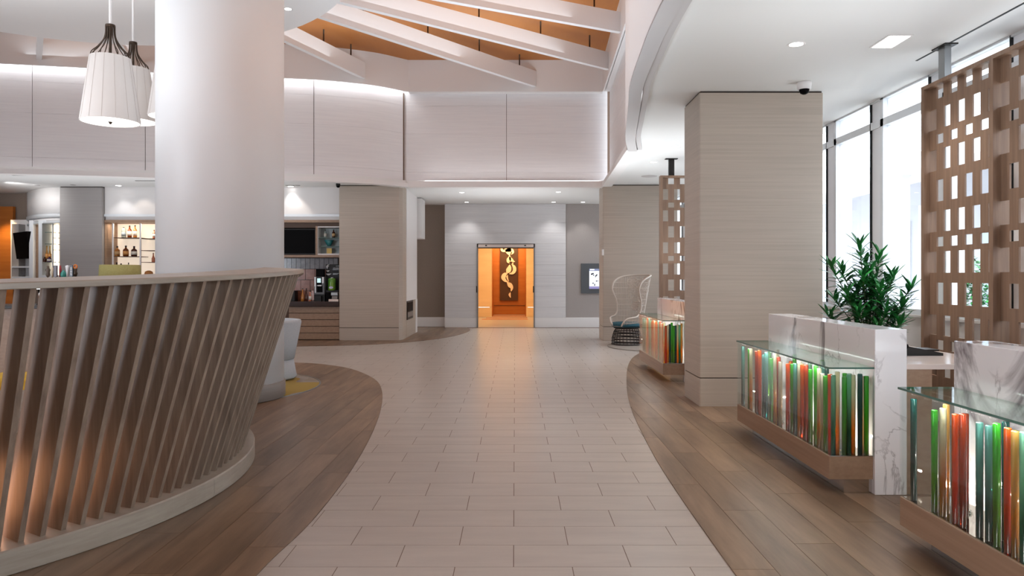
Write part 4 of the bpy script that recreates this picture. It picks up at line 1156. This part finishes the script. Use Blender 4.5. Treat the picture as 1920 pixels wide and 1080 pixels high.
def downlight(x, y, z, r, label, lit=True, power=0.0):
    o = thing('downlight', (x, y, z), label, 'downlight', 'recessed downlights')
    MB().lathe([(r * .82, z - .002), (r, z - .006), (r * 1.12, z - .001), (r * 1.12, z), (r * .82, z), (r * .82, z - .002)], (x, y, 0), 20).build('trim_ring', M['white'], o)
    MB().lathe([(0, z - .003), (r * .84, z - .003), (r * .84, z - .001), (0, z - .001)], (x, y, 0), 20).build('lens', M['lit'] if lit else M['dark'], o)
    if power: lamp('downlight_beam', 'SPOT', (x, y, z - .03), power, SOFT, .05, aim=(x, y, 0), spot=radians(95), blend=.7)


dls = [(866, 361, 'downlight in the lobby ceiling, before the dark taupe recess'), (875, 379, 'downlight close to the white panelled wall on its darker side'), (1047, 360, 'downlight in the lobby ceiling, before the screen wall'),
       (1038, 379, 'downlight close to the white panelled wall beside the doorway'), (1093, 379, 'downlight before the grey taupe screen wall')]
for px, py, lab in dls:
    y = (ZC - CH) * F / (HY - py); downlight((px - CX) / F * y, y, ZC, .07, lab, True, 22)
for px, py, lab, p in ((1268, 275, 'downlight in the ceiling between the oak pillar and the far screen', 50), (1493, 83, 'round downlight in the ceiling above the middle reception desk', 60)):
    y = (ZC - CH) * F / (HY - py); downlight((px - CX) / F * y, y, ZC, .075, lab, True, p)
for px, py, lab, li in ((70, 347, 'small unlit downlight before the curved white bulkhead', False), (137, 346.5, 'small unlit downlight above the grey oak pillar', False), (222, 348, 'lit downlight above the lit bottle shelves', True), (545, 349.5, 'lit downlight beside the white column above the wall television', True)):
    y = (ZC - CH) * F / (HY - py); downlight((px - CX) / F * y, y, ZC, .075, lab, li, 10 if li else 0)
y = 4.37 * F / (HY - 17); downlight((540 - CX) / F * y, y, 5.88, .065, 'lit downlight in the round canopy ceiling beside the white column', True, 90)
# behind the camera and over the desks
for x, y, lab in ((2.6, 2.2, 'downlight above the reception desk closest to the entrance'), (2.6, 13.6, 'downlight between the far fretwork screen and the hooded chair')):
    downlight(x, y, ZC, .075, lab, True, 60)
sq = thing('square_light', (3.42, 6.6, ZC), 'bright rectangular twin downlight in the ceiling near the window', 'light')
MB().box(3.31, 6.42, ZC - .008, 3.53, 6.78, ZC - .001).build('frame', M['white'], sq)
MB().box(3.33, 6.44, ZC - .011, 3.51, 6.595, ZC - .008).build('lens', M['lit'], sq); MB().box(3.33, 6.605, ZC - .011, 3.51, 6.76, ZC - .008).build('lens', M['lit'], sq)
lamp('square_light_beam', 'SPOT', (3.42, 6.6, ZC - .03), 70, SOFT, .08, aim=(3.3, 6.3, 0), spot=radians(100), blend=.7)
cd = thing('security_camera', (3.19, 8.0, ZC), 'white dome security camera on the ceiling before the big oak pillar', 'security camera')
MB().lathe([(0.0, ZC), (.075, ZC), (.078, ZC - .02), (.072, ZC - .075), (.05, ZC - .082), (0, ZC - .082)], (3.19, 8.0, 0), 24).build('housing', M['white'], cd)
MB().lathe([(0.055, ZC - .08), (.053, ZC - .095), (.04, ZC - .122), (.02, ZC - .134), (0, ZC - .137)], (3.19, 8.0, 0), 20).build('dome', M['black'], cd)
x_, y_ = at(631, 361, 16.6)[:2]
cd2 = thing('security_camera', (x_, 16.75, ZC), 'small dark security camera on the ceiling beside the coffee side oak pillar', 'security camera')
MB().lathe([(0, ZC), (.05, ZC), (.05, ZC - .05), (0, ZC - .05)], (x_, 16.75, 0), 14).build('housing', M['blackmat'], cd2)
MB().lathe([(.045, ZC - .05), (.04, ZC - .08), (0, ZC - .1)], (x_, 16.75, 0), 14).build('dome', M['black'], cd2)
MB().lathe([(0, ZC - .008), (.16, ZC - .008), (.17, ZC - .002), (.17, ZC), (0, ZC)], (2.87, 15.5, 0), 28).build('ceiling_speaker', M['soffit_grey'], None, 'flat round grey speaker in the ceiling near the far screen', 'speaker')
for px0, px1, py, lab in ((22, 135, 328, 'long dark air slot in the ceiling over the bar'), (253, 290, 338.5, 'short dark air slot in the ceiling beside the column'), (535, 562, 347.5, 'dark air slot in the ceiling before the television'), (800, 910, 349.3, 'dark air slot in the lobby ceiling below the light cove'), (945, 1072, 349.3, 'dark air slot in the lobby ceiling toward the far oak pillar')):
    y = (ZC - CH) * F / (HY - py); a, b = (px0 - CX) / F * y, (px1 - CX) / F * y
    MB().box(a, y, ZC - .006, b, y + .05, ZC).build('air_slot', M['dark'], None, lab, 'air vent')

# ------------------------------------------------------------------ bar back, left of the oak pillar
YB = 17.35
box('wall_back', M['taupe_dark'], None, -14.0, 18.75, 0, -2.75, 18.9, ZC, kind='structure', label='brown wall behind the bar cabinets')
# amber wall and curved bulkhead at the far end
aw = box('wall_left', M['amber'], None, *at(-60, 525, 18.6)[:2], 0, at(24, 525, 18.6)[0], 18.7, 3.3, kind='structure', label='amber wood wall glowing at the far end of the bar')
lamp('amber_wall_washer', 'SPOT', (at(5, 400, 18.2)[0], 18.1, 3.2), 60, (1.0, .7, .35), .08, aim=(at(5, 400, 18.6)[0], 18.6, 1.2), spot=radians(80))
bk = thing('bulkhead', (-11.2, 17.5, 3.0), 'curved white bulkhead with grey metal bands over the back bar', None); tag(bk, kind='structure')
cur = spline([(-10.87, 17.42), (-11.3, 17.55), (-11.8, 17.85), (-12.45, 18.5)], 6)
for nm, z0, z1, d, m in (('bulkhead_face', 3.02, ZC, 0.0, M['white']), ('metal_band', 2.93, 3.02, 0.03, M['frame']), ('light_band', 2.84, 2.93, -0.02, M['white']), ('metal_band', 2.79, 2.84, 0.02, M['frame'])):
    P = [(x, y - d) for x, y in cur]
    MB().prism(P + [(-12.45, 18.75), (-10.87, 18.75)], z0, z1, True).build(nm, m, bk)
bk2 = thing('bulkhead', (-7.0, 17.4, 3.0), 'straight white bulkhead with a warm light band over the bottle shelves', None); tag(bk2, kind='structure')
for nm, z0, z1, d, m in (('bulkhead_face', 3.0, ZC, 0.0, M['white']), ('metal_band', 2.94, 3.0, 0.03, M['frame']), ('light_band', 2.86, 2.94, -0.03, M['white']), ('metal_band', 2.80, 2.86, 0.02, M['base_oak'])):
    MB().box(-9.84, YB + 0.05 - d, z0, -4.13, 18.75, z1).build(nm, m, bk2)
lamp('bulkhead_spot', 'SPOT', (-11.5, 16.3, 3.55), 34, SOFT, .015, aim=(-11.5, 17.7, 3.2), spot=radians(100), blend=1.0)  # spot without a fitting, added to brighten the curved bulkhead
for x in (-8.9, -7.2, -5.2): lamp('bulkhead_spot', 'SPOT', (x, 17.0, 3.62), 5, WARM, .04, aim=(x, 17.45, 2.6), spot=radians(70))

# television niche and glass rack at the far end
n1 = thing('wall_shelf_unit', (at(38, 520, 18.2)[0], 18.2, 1.4), 'grey shelf unit with a glass rack under the tilted television', 'shelf unit')
fbox('back_panel', M['white'], n1, 20, 412, 66, 525, 18.45, .05)
fbox('side_panel', M['oak_grey'], n1, 22, 420, 35, 525, 18.2, .25); fbox('shelf', M['frame'], n1, 22, 499, 56, 502, 18.15, .3); fbox('shelf', M['frame'], n1, 22, 518.5, 56, 522, 18.15, .3)
fbox('front_post', M['pilaster'], n1, 54, 413, 62, 527, 17.9, .3, .01); fbox('dark_post', M['base_oak'], n1, 63, 413, 73, 527, 18.0, .3)
tvl = thing('television', at(40, 458, 17.9), 'black television tilted out of its niche at the far end of the bar', 'television')
a, b, c, d = at(24, 437, 18.1), at(50, 433.5, 17.8), at(54, 484, 17.95), at(31, 485.5, 18.2)
q = MB(); q.add([a, d, c, b], [(0, 1, 2, 3)]); k = (0.05, .12, 0); A2 = [tuple(p[i] + k[i] for i in range(3)) for p in (a, b, c, d)]
q.add([a, b, A2[1], A2[0]], [(0, 1, 2, 3)]); q.add([b, c, A2[2], A2[1]], [(0, 1, 2, 3)]); q.add([c, d, A2[3], A2[2]], [(0, 1, 2, 3)]); q.add([d, a, A2[0], A2[3]], [(0, 1, 2, 3)]); q.add(A2, [(0, 1, 2, 3)])
q.build('screen', M['black'], tvl)
MB().tube([tuple((a[i] + c[i]) / 2 + k[i] for i in range(3)), tuple((a[i] + c[i]) / 2 + (0.1, .5, 0)[i] for i in range(3))], .03, 8).build('wall_bracket', M['dark'], tvl)
wg = None
for k in range(8):
    p = at(26.5 + 3.6 * k, 503, 18.25)
    if wg is None:
        wg = MB().lathe([(0.0, -.002), (.02, -.003), (.005, -.012), (.004, -.085), (.012, -.09), (.0215, -.13), (.0215, -.165), (.019, -.19)], (0, 0, 0), 12).build('wine_glass', glass('stemware', (.92, .93, .94, 1)), None, loc=(0, 0, 0))
        tag(wg, 'clear wine glass hanging upside down from the rack below the tilted television', 'wine glass', 'wine glasses hanging in the bar rack'); g_ = wg
    else:
        g_ = wg.copy(); COL.objects.link(g_)
    g_.location = p

# bottles
BT = {'clear': plain('clear_spirit_glass', rgb(196, 208, 200), .1, trans=.4), 'brown': plain('amber_spirit_glass', rgb(120, 58, 22), .12), 'dark': plain('dark_spirit_glass', rgb(70, 32, 18), .12), 'gold': plain('golden_spirit_glass', rgb(204, 132, 62), .12, trans=.2), 'rose': plain('rose_spirit_glass', rgb(224, 136, 100), .12, trans=.2),
      'green': plain('green_glass', rgb(26, 90, 74), .12), 'purple': plain('purple_label_glass', rgb(88, 60, 100), .2), 'champ': plain('champagne_glass', rgb(176, 122, 46), .2)}
LB = {'white': plain('white_bottle_label', rgb(232, 226, 214), .6), 'tan': plain('tan_bottle_label', rgb(214, 178, 130), .6), 'orange': plain('orange_bottle_label', rgb(226, 160, 90), .6), 'grey': plain('grey_bottle_label', rgb(150, 164, 172), .6)}


def bottle(px, py, hpx, wpx, y, col, lab, shape, label, cap=None):
    """a bottle standing with its foot at (px, py)"""
    s = y / F; x, _, z = at(px, py, y); h = hpx * s; r = wpx * s / 2
    o = thing('bottle', (x, y, z), label, 'bottle', 'bottles on the back bar')
    if shape == 'squat': pr = [(0, 0), (r * .92, 0), (r, .03 * h), (r, .55 * h), (r * .85, .66 * h), (r * .35, .74 * h), (r * .28, .86 * h), (0, .86 * h)]
    elif shape == 'tall': pr = [(0, 0), (r * .95, 0), (r, .02 * h), (r, .58 * h), (r * .8, .66 * h), (r * .4, .74 * h), (r * .33, .9 * h), (0, .9 * h)]
    elif shape == 'flask': pr = [(0, 0), (r * .95, 0), (r, .03 * h), (r, .72 * h), (r * .9, .84 * h), (r * .5, .92 * h), (r * .3, .94 * h), (0, .94 * h)]
    else: pr = [(0, 0), (r * .95, 0), (r, .02 * h), (r, .40 * h), (r * .7, .52 * h), (r * .38, .70 * h), (r * .34, .92 * h), (0, .92 * h)]
    MB().lathe(pr, (x, y, z), 14).build('glass_body', BT[col], o)
    z0, z1 = (.14, .48) if shape != 'tall' else (.16, .52)
    if lab: MB().lathe([(r * 1.02, z0 * h), (r * 1.02, z1 * h)], (x, y, z), 14).build('paper_label', LB[lab], o)
    zc = pr[-1][1]; MB().lathe([(0, zc), (r * .34, zc), (r * .34, h), (0, h)], (x, y, z), 10).build('cap', cap or M['blackmat'], o)


# lit cabinet beside the television
lc = thing('display_cabinet', at(93, 520, 17.6), 'tall white framed cabinet lit from inside next to the tilted television', 'cabinet')
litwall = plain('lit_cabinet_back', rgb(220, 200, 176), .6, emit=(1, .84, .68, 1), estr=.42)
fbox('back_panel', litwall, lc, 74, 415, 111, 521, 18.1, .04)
for r in ((72, 413, 79, 527), (79, 413, 111, 419), (79, 516, 111, 521)): fbox('frame_bar', M['frame'], lc, *r, 17.6, .5)
for px0, px1, py in ((84, 97, 435), (84, 98, 457), (84, 98, 491), (99, 111, 446), (99, 111, 468.5), (99, 111, 491)): fbox('shelf', M['glass_rim'], lc, px0, py, px1, py + .8, 17.65, .4)
fbox('divider', M['frame'], lc, 97.5, 419, 99, 516, 17.62, .03)
for x in (81, 105):
    fbox('light_tube', plain('cabinet_tube', (1, 1, 1, 1), .5, emit=(1, .88, .68, 1), estr=3.0), lc, x, 420, x + 2.5, 515, 18.06, .03)
for px, py, h, w, col, lb, sh_, lab in ((88, 490, 29, 5.5, 'champ', 'orange', 'wine', 'golden champagne bottle in the lit white cabinet'), (93.5, 490, 29, 5.5, 'champ', 'orange', 'wine', 'second golden champagne bottle, beside the purple labelled one'),
                                   (92.5, 491, 10, 8, 'purple', 'white', 'squat', 'squat purple bottle with a white label in the lit cabinet'), (84, 491, 9, 6, 'dark', None, 'squat', 'small dark bottle in the corner of the lit cabinet shelf')):
    bottle(px, py, h, w, 17.72 if h > 20 else 17.66, col, lb, sh_, lab, M['mustard'] if h > 20 else None)
# open lit shelves beside the grey pillar
sc_ = thing('bottle_shelves', at(250, 525, 17.6), 'lit cream bottle shelves between the grey oak pillar and the column', 'shelf unit')
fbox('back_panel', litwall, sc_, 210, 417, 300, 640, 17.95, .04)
fbox('side_post', M['base_oak'], sc_, 191.5, 412, 197, 640, 17.4, .5); fbox('niche_side', M['base_oak'], sc_, 197, 412, 210, 640, 17.7, .3)
fbox('cabinet_edge', M['white'], sc_, 210, 417, 212.5, 640, 17.5, .03); fbox('cabinet_edge', M['white'], sc_, 261.5, 418, 264, 640, 17.5, .03); fbox('cabinet_edge', M['base_oak'], sc_, 197, 412, 300, 417.5, 17.5, .45)
for px0, px1, py in ((212.5, 261.5, 445.3), (212.5, 261.5, 480.5), (212.5, 261.5, 516), (264, 300, 447), (264, 300, 469.2), (264, 300, 491.3), (264, 300, 516)): fbox('shelf', M['artboard'], sc_, px0, py, px1, py + 1.0, 17.52, .43)
lamp('shelf_light', 'AREA', (at(237, 420, 17.7)[0], 17.55, 2.78), 2.5, (1, .88, .72), .6, .1, aim=(at(237, 420, 17.7)[0], 17.8, 1.5))
lamp('shelf_light', 'AREA', (at(283, 420, 17.7)[0], 17.55, 2.78), 2, (1, .84, .68), .4, .1, aim=(at(283, 420, 17.7)[0], 17.8, 1.5))
for px, py, h, w, col, lb, sh_, lab in ((232, 445.3, 19.5, 8, 'clear', 'grey', 'flask', 'clear gin bottle on the top lit shelf'), (243, 445.3, 22.5, 7.5, 'brown', 'white', 'tall', 'brown spirit bottle in the middle of the top lit shelf'), (253.3, 445.3, 23, 6.5, 'gold', 'white', 'tall', 'slim golden bottle with a tall white label on the top lit shelf'),
                                   (220, 480.5, 19, 9, 'gold', 'tan', 'squat', 'squat golden bottle with a tan label on the second lit shelf'), (236, 480.5, 20, 10, 'brown', 'orange', 'squat', 'squat brown bottle with a low orange label on the second lit shelf'), (251.5, 480.5, 19, 10.5, 'dark', 'white', 'squat', 'squat dark bottle with a white label on the second lit shelf'),
                                   (289, 447, 16, 5.5, 'rose', 'white', 'tall', 'slim rose bottle on a shelf against the white column'), (287.5, 491.3, 17, 6, 'rose', None, 'wine', 'rose decanter bottle on the lower shelf against the white column'),
                                   (219, 516, 24, 8, 'dark', 'white', 'tall', 'dark bottle on the low shelf, its neck above the olive lamp shade'), (227, 516, 22, 8, 'brown', 'tan', 'tall', 'brown bottle on the low shelf behind the olive lamp shade'), (241, 516, 23.5, 6, 'clear', 'white', 'tall', 'clear slim bottle on the low shelf behind the olive lamp shade')):
    bottle(px, py, h, w, 17.72, col, lb, sh_, lab)
x, y, z = at(279, 516, 17.7)
MB().lathe([(0, 0), (.07, 0), (.1, .03), (.085, .085), (.04, .11), (0, .115)], (x, y, z), 16).build('bread_loaf', plain('crust', rgb(190, 126, 66), .7), None, 'round brown loaf shaped object on the low lit shelf', 'loaf')

# bar counter with beer taps and lamp with an olive shade
bc = thing('bar_counter', (-7.0, 10.5, 0.006), 'bar counter with a dark top behind the slatted partition', 'counter')
MB().box(-9.4, 10.2, 0.007, -6.0, 10.8, 1.06).build('counter_body', M['base_oak'], bc); MB().box(-9.45, 10.1, 1.06, -5.97, 10.85, 1.1, .004).build('counter_top', M['dark'], bc)
tt = thing('beer_tower', (-6.55, 10.4, 1.1), 'chrome beer tap tower standing on the bar counter', 'beer tower')
MB().box(-6.92, 10.34, 1.32, -6.2, 10.44, 1.42, .01).build('tower_bar', M['chrome'], tt)
for x in (-6.8, -6.32): MB().lathe([(0, 1.1), (.05, 1.1), (.035, 1.13), (.03, 1.32), (0, 1.32)], (x, 10.39, 0), 14).build('tower_leg', M['chrome'], tt)
tapc = [(90, 'bronze figure shaped', rgb(96, 84, 74), 0), (98.5, 'thin cream', rgb(214, 196, 170), 1), (104.5, 'dark plum rectangular', rgb(74, 62, 72), 2), (113, 'slim red', rgb(150, 30, 40), 1), (119, 'round teal', rgb(58, 140, 130), 3), (126.5, 'white tapering', rgb(226, 226, 230), 4), (134.5, 'navy lettered', rgb(44, 52, 66), 2), (141.5, 'orange topped', rgb(214, 120, 40), 5)]
for px, nm, c, sh_ in tapc:
    x, y, z = at(px, 523, 10.36); z = 1.42
    o = thing('tap_handle', (x, y, z), nm + ' beer tap handle on the chrome tower', 'tap handle', 'beer tap handles behind the partition rail')
    m = plain('tap_' + nm.split()[0] + str(sh_), c, .35)
    MB().tube([(x, y, 1.42), (x, y, 1.5)], .012, 8).build('ferrule', M['chrome'], o)
    zt = 1.665 if px != 98.5 else 1.64
    if sh_ == 0: MB().lathe([(0, 1.5), (.018, 1.5), (.03, 1.53), (.022, 1.57), (.032, 1.6), (.014, 1.63), (.016, 1.65), (0, 1.665)], (x, y, 0), 10).build('grip', m, o)
    elif sh_ == 1: MB().lathe([(0, 1.5), (.012, 1.5), (.016, 1.6), (.01, zt), (0, zt)], (x, y, 0), 10).build('grip', m, o)
    elif sh_ == 2: MB().box(x - .024, y - .015, 1.5, x + .024, y + .015, zt, .004).build('grip', m, o)
    elif sh_ == 3: MB().lathe([(0, 1.48), (.03, 1.49), (.042, 1.53), (.03, 1.57), (.012, 1.59), (0, 1.6)], (x, y, 0), 12).build('grip', m, o)
    elif sh_ == 4: MB().lathe([(0, 1.5), (.012, 1.5), (.018, 1.58), (.03, 1.66), (0, 1.668)], (x, y, 0), 10).build('grip', m, o)
    else:
        MB().lathe([(0, 1.5), (.014, 1.5), (.028, 1.55), (.02, 1.58), (.026, 1.62), (0, 1.62)], (x, y, 0), 10).build('grip', M['bronze'], o)
        MB().tube([(x + .022 * cos(2 * pi * k / 12), y, 1.648 + .026 * sin(2 * pi * k / 12)) for k in range(12)], .01, 6, closed=True).build('ring_top', m, o)
    if nm.startswith('navy'):
        q = MB()
        for k in range(5): q.box(x - .012, y - .0165, 1.525 + .024 * k, x + .012, y - .0152, 1.538 + .024 * k)
        q.build('lettering', M['white'], o)
lo = thing('floor_lamp', (-6.26, 11.5, 0.006), 'floor lamp with a drum shade of olive linen behind the partition', 'floor lamp')
MB().lathe([(.30, 1.36), (.31, 1.36), (.29, 1.69), (.28, 1.69), (.30, 1.36)], (-6.26, 11.5, 0), 40).build('lamp_shade', M['olive'], lo)
MB().tube([(-6.26, 11.5, .03), (-6.26, 11.5, 1.6)], .014, 8).build('pole', M['bronze'], lo); MB().lathe([(0, .007), (.16, .007), (.16, .025), (.03, .04), (0, .04)], (-6.26, 11.5, 0), 24).build('lamp_base', M['bronze'], lo)
MB().add([(-6.56, 11.49, 1.5), (-5.96, 11.49, 1.5), (-5.96, 11.51, 1.5), (-6.56, 11.51, 1.5)], [(0, 1, 2, 3)]).build('shade_spider', M['bronze'], lo)

# ------------------------------------------------------------------ coffee counter between the column and the oak pillar
cc = thing('coffee_counter', at(585, 638, 17.1), 'coffee counter with grooved oak front boards and a dark top', 'counter')
zz = [518 + (CH - z) * F / 17.1 for z in (0.05,)]
for k in range(5):
    fbox('front_board', M['base_oak'], cc, 541.5, 575.2 + 12.4 * k, 636, 586.6 + 12.4 * k, 17.1, .05, .003)
fbox('counter_body', M['joint'], cc, 530, 574, 634, 637, 17.14, .6); fbox('end_panel', M['artboard'], cc, 500, 574, 541.5, 637, 17.12, .3)
fbox('counter_top', plain('dark_wood_top', rgb(52, 32, 26), .2), cc, 480, 565.5, 635, 574.5, 17.0, .75, .004)
ws = thing('backsplash', at(585, 500, 17.78), 'tiled backsplash of grey over copper brown tiles behind the coffee machine', 'backsplash')
fbox('backing', M['joint'], ws, 470, 483, 636, 566, 17.80, .05)
tg = mottled('grey_glazed_tile', rgb(112, 108, 112), rgb(132, 128, 130), (6, 6, 6), .15, 2, vary=.06); tb = mottled('copper_glazed_tile', rgb(140, 84, 64), rgb(160, 102, 80), (6, 6, 6), .2, 2, vary=.06)
for k in range(15): fbox('tile', tg, ws, 503.5 + 8.7 * k, 484, 511.6 + 8.7 * k, 504.0, 17.78, .02)
for j in range(3):
    for k in range(8): fbox('tile', tb, ws, 503.5 + 17.4 * k - (8.7 if j % 2 else 0), 504.8 + 20.4 * j, 520.2 + 17.4 * k - (8.7 if j % 2 else 0), 524.4 + 20.4 * j, 17.78, .02)
lamp('counter_strip', 'AREA', (-5.0, 17.55, 2.0), 5, WARM, 1.4, .1, aim=(-5.0, 17.75, 1.2))
uc = thing('wall_cabinet', at(560, 480, 17.4), 'oak wall cabinet framing the television above the coffee counter', 'cabinet')
fbox('back_panel', M['joint'], uc, 480, 417, 636, 484, 17.72, .08); fbox('top_rail', M['artboard'], uc, 480, 416, 636, 427, 17.45, .3); fbox('bottom_rail', M['base_oak'], uc, 480, 478, 636, 482.5, 17.4, .4); fbox('divider', M['base_oak'], uc, 591.5, 424, 595, 479, 17.42, .3)
tv2 = thing('television', at(562, 478, 17.5), 'black wall television beside the small glass shelf case', 'television')
fbox('bezel', M['blackmat'], tv2, 515, 429, 591, 477.5, 17.52, .07, .004); fbox('screen', M['black'], tv2, 517, 431, 590, 475, 17.515, .006)
gc = thing('shelf_case', at(615, 478, 17.45), 'small white framed glass shelf case beside the wall television', 'shelf case')
fbox('back_panel', plain('case_back', rgb(168, 176, 176), .5), gc, 595, 424, 636, 478, 17.7, .02)
for r in ((594.5, 424.5, 596.5, 478), (596.5, 424.5, 636, 426.5), (596.5, 475.5, 636, 478)): fbox('frame_bar', M['white'], gc, *r, 17.44, .26)
for py in (445.8, 461.8): fbox('glass_shelf', M['glass_rim'], gc, 596.5, py, 636, py + .9, 17.46, .24)
bottle(610, 445.8, 15, 5, 17.6, 'clear', 'white', 'tall', 'clear slim bottle in the small glass shelf case'); bottle(625.5, 445.8, 15.5, 6, 17.6, 'dark', 'tan', 'tall', 'dark bottle in the small glass shelf case')
x, y, z = at(617, 461.8, 17.58)
MB().lathe([(0, 0), (.035, 0), (.06, .04), (.118, .15), (.112, .15), (.05, .045), (0, .03)], (x, y, z), 20).build('bowl', plain('teal_glaze', rgb(38, 112, 116), .2), None, 'flared teal bowl in the glass shelf case', 'bowl')
fbox('card', plain('yellow_card', rgb(216, 184, 108), .6), None, 612.5, 465.3, 622, 475.3, 17.55, .01, label='small yellow card standing on the bottom of the glass shelf case', cat='card')
ZK = at(0, 565.5, 17.0)[2] + .001
# coffee machine
cm_ = thing('coffee_machine', at(598, 566, 17.25), 'black and silver coffee machine on the dark counter', 'coffee machine')
fbox('body', plain('machine_grey', rgb(92, 92, 96), .35), cm_, 588.5, 519, 609, 552.5, 17.3, .18, .02, zlo=ZK); fbox('front_recess', M['black'], cm_, 594, 536, 604.5, 548, 17.285, .03, .004, zlo=ZK); fbox('control_panel', M['black'], cm_, 593, 520, 603, 534, 17.285, .02, .003, zlo=ZK)
fbox('display', plain('machine_display', (0, 0, 0, 1), .4, emit=rgb(190, 220, 222), estr=.8), cm_, 594.6, 521.8, 601.5, 530, 17.28, .006, zlo=ZK)
fbox('side_trim', M['pilaster'], cm_, 589.3, 519.5, 592.4, 537, 17.28, .03, zlo=ZK); fbox('side_trim', M['pilaster'], cm_, 603.8, 519.5, 606.8, 531, 17.28, .03, zlo=ZK); fbox('spout', M['chrome'], cm_, 595, 534.5, 602.5, 536.5, 17.24, .05, zlo=ZK)
fbox('bean_hopper', M['black'], cm_, 592, 504.5, 607, 519, 17.33, .15, .01, zlo=ZK); fbox('foot', M['blackmat'], cm_, 591, 555, 602, 566.5, 17.28, .2, zlo=ZK); fbox('milk_tube', M['pilaster'], cm_, 590.3, 537, 592, 549, 17.27, .02, zlo=ZK); fbox('plinth', M['blackmat'], cm_, 588.5, 552.5, 609, 566.5, 17.36, .12, zlo=ZK)
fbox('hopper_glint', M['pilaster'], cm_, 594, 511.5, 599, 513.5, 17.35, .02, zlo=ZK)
# coffee sign with steaming cup, dispenser below
sg = thing('menu_sign', at(626, 520, 17.5), 'tall black coffee sign with white lettering and a steaming cup', 'sign')
fbox('board', M['blackmat'], sg, 610.5, 495.5, 635, 567, 17.5, .12, .004, zlo=ZK)
q = MB()
for P, w in (([(613.5, 504.5), (612.6, 500), (614.8, 497.3), (617.5, 495.6)], .9), ([(613.2, 505), (614.5, 500.5), (617, 498.2)], .6)):
    S = spline(P, 5); L = [at(a, b, 17.488) for a, b in S]
    q.tube([(p[0], 17.488, p[2]) for p in L], [.004 + w * .014 * sin(pi * min(.98, .02 + i / (len(L) - 1))) for i in range(len(L))], 5)
for x0, x1, yy, dp in ((611.2, 618.3, 507, 2.6), (610.8, 621, 513, 3.4)):
    top = [at(x0 + (x1 - x0) * t / 8, yy, 17.49) for t in range(9)]; bot = [at(x0 + (x1 - x0) * t / 8, yy + dp * sin(pi * t / 8), 17.49) for t in range(9)]
    q.strip(bot, top, False)
q.build('cup_picture', plain('sign_white', rgb(206, 208, 212), .5), sg)


def text(body, px, py, y, hpx, m, parent):
    c = bpy.data.curves.new('lettering', 'FONT'); c.body = body; c.size = hpx * y / F * 1.4; c.extrude = .002; c.materials.append(m)
    t_ = bpy.data.objects.new('lettering', c); COL.objects.link(t_)
    me = bpy.data.meshes.new_from_object(t_.evaluated_get(bpy.context.evaluated_depsgraph_get())); bpy.data.objects.remove(t_); bpy.data.curves.remove(c)
    o = bpy.data.objects.new('lettering', me); COL.objects.link(o); o.parent = parent; p = at(px, py, y)
    o.location = tuple(p[i] - parent.location[i] for i in range(3)); o.rotation_euler = (pi / 2, 0, 0); return o


text('ARABICA', 624.0, 504.3, 17.495, 2.7, plain('sign_letter', rgb(196, 196, 200), .5), sg)
q = MB()
for x0, x1, yy in ((630, 640, 499.3), (624, 640, 506.2), (624, 640, 513.3), (624, 634, 515.0)):
    a = at(x0, yy, 17.495)
    n = int((x1 - x0) / 1.3)
    for k in range(n): b = at(x0 + 1.3 * k, yy, 17.495); q.box(b[0], 17.492, b[2], b[0] + .011, 17.5, b[2] + .012)
q.build('fine_print', M['steel'], sg, kind='stuff')
dsp = thing('drink_canister', at(624, 544, 17.35), 'green canister with a lime side and a pale emblem before the black sign', 'canister')
x, y, z = at(622.5, 544.5, 17.36)
MB().lathe([(0, 0), (.085, 0), (.09, .02), (.09, .26), (.08, .29), (0, .29)], (x, y, z), 22).build('drum', mottled('green_canister', rgb(30, 120, 54), rgb(120, 160, 40), (3, 3, 1), .25, 1), dsp)
MB().lathe([(0, .29), (.03, .29), (.03, .31), (0, .31)], (x, y, z), 12).build('lid_knob', M['white'], dsp)
q = MB(); q.add([(x + .05 * cos(2 * pi * k / 14), y - .092, z + .07 + .03 * sin(2 * pi * k / 14)) for k in range(14)], [tuple(range(13, -1, -1))]); q.build('emblem', plain('pale_emblem', rgb(198, 196, 222), .5), dsp)
fbox('stand', M['blackmat'], dsp, 611, 544.5, 634, 548, 17.26, .2, .004, zlo=ZK); fbox('stand', M['black'], dsp, 611, 548, 620, 567, 17.27, .18, zlo=ZK)
tr = thing('napkin_tray', at(628, 566, 17.3), 'grey stacked trays on the counter beside the black sign', 'tray')
fbox('tray', M['steel'], tr, 620.5, 548.5, 633, 554, 17.05, .2, .004, zlo=ZK); fbox('tray', M['pot'], tr, 622, 555, 632.5, 560.5, 17.06, .18, .004, zlo=ZK); fbox('tray', M['counter'], tr, 616, 561, 634, 566.5, 17.02, .22, .004, zlo=ZK)
for px, h, w, col, lab in ((567.5, 24, 6, 'gold', 'golden syrup bottle on the coffee counter'), (574.5, 24, 6, 'dark', 'dark syrup bottle on the coffee counter beside the golden one'), (581.5, 19, 5, 'rose', 'pale pink bottle next to the coffee machine')):
    bottle(px, 564.5, h, w, 17.3, col, 'white' if col == 'rose' else None, 'wine', lab)
cups = None
for px, n in ((584.5, 9), (587.0, 12)):
    x, y, z = at(px, 563, 17.5 if n == 9 else 17.38); z = ZK
    q = MB()
    for k in range(n): q.lathe([(.028, .018 * k), (.036, .018 * k + .05), (.038, .018 * k + .052), (.03, .018 * k + .0)], (x, y, z), 12)
    q.build('cup_stack', mottled('pink_cup', rgb(198, 160, 158), rgb(222, 208, 206), (60, 60, 60), .6), None, 'tall stack of pinkish paper cups %s the coffee machine' % ('a step away from' if n == 9 else 'right against'), 'cup stack')
x0 = at(547, 566, 17.2)
fbox('card_reader', M['blackmat'], None, 541, 545, 553, 567, 17.4, .25, .01, zlo=ZK, label='dark grey appliance at the end of the coffee counter beside the partition rail', cat='appliance')
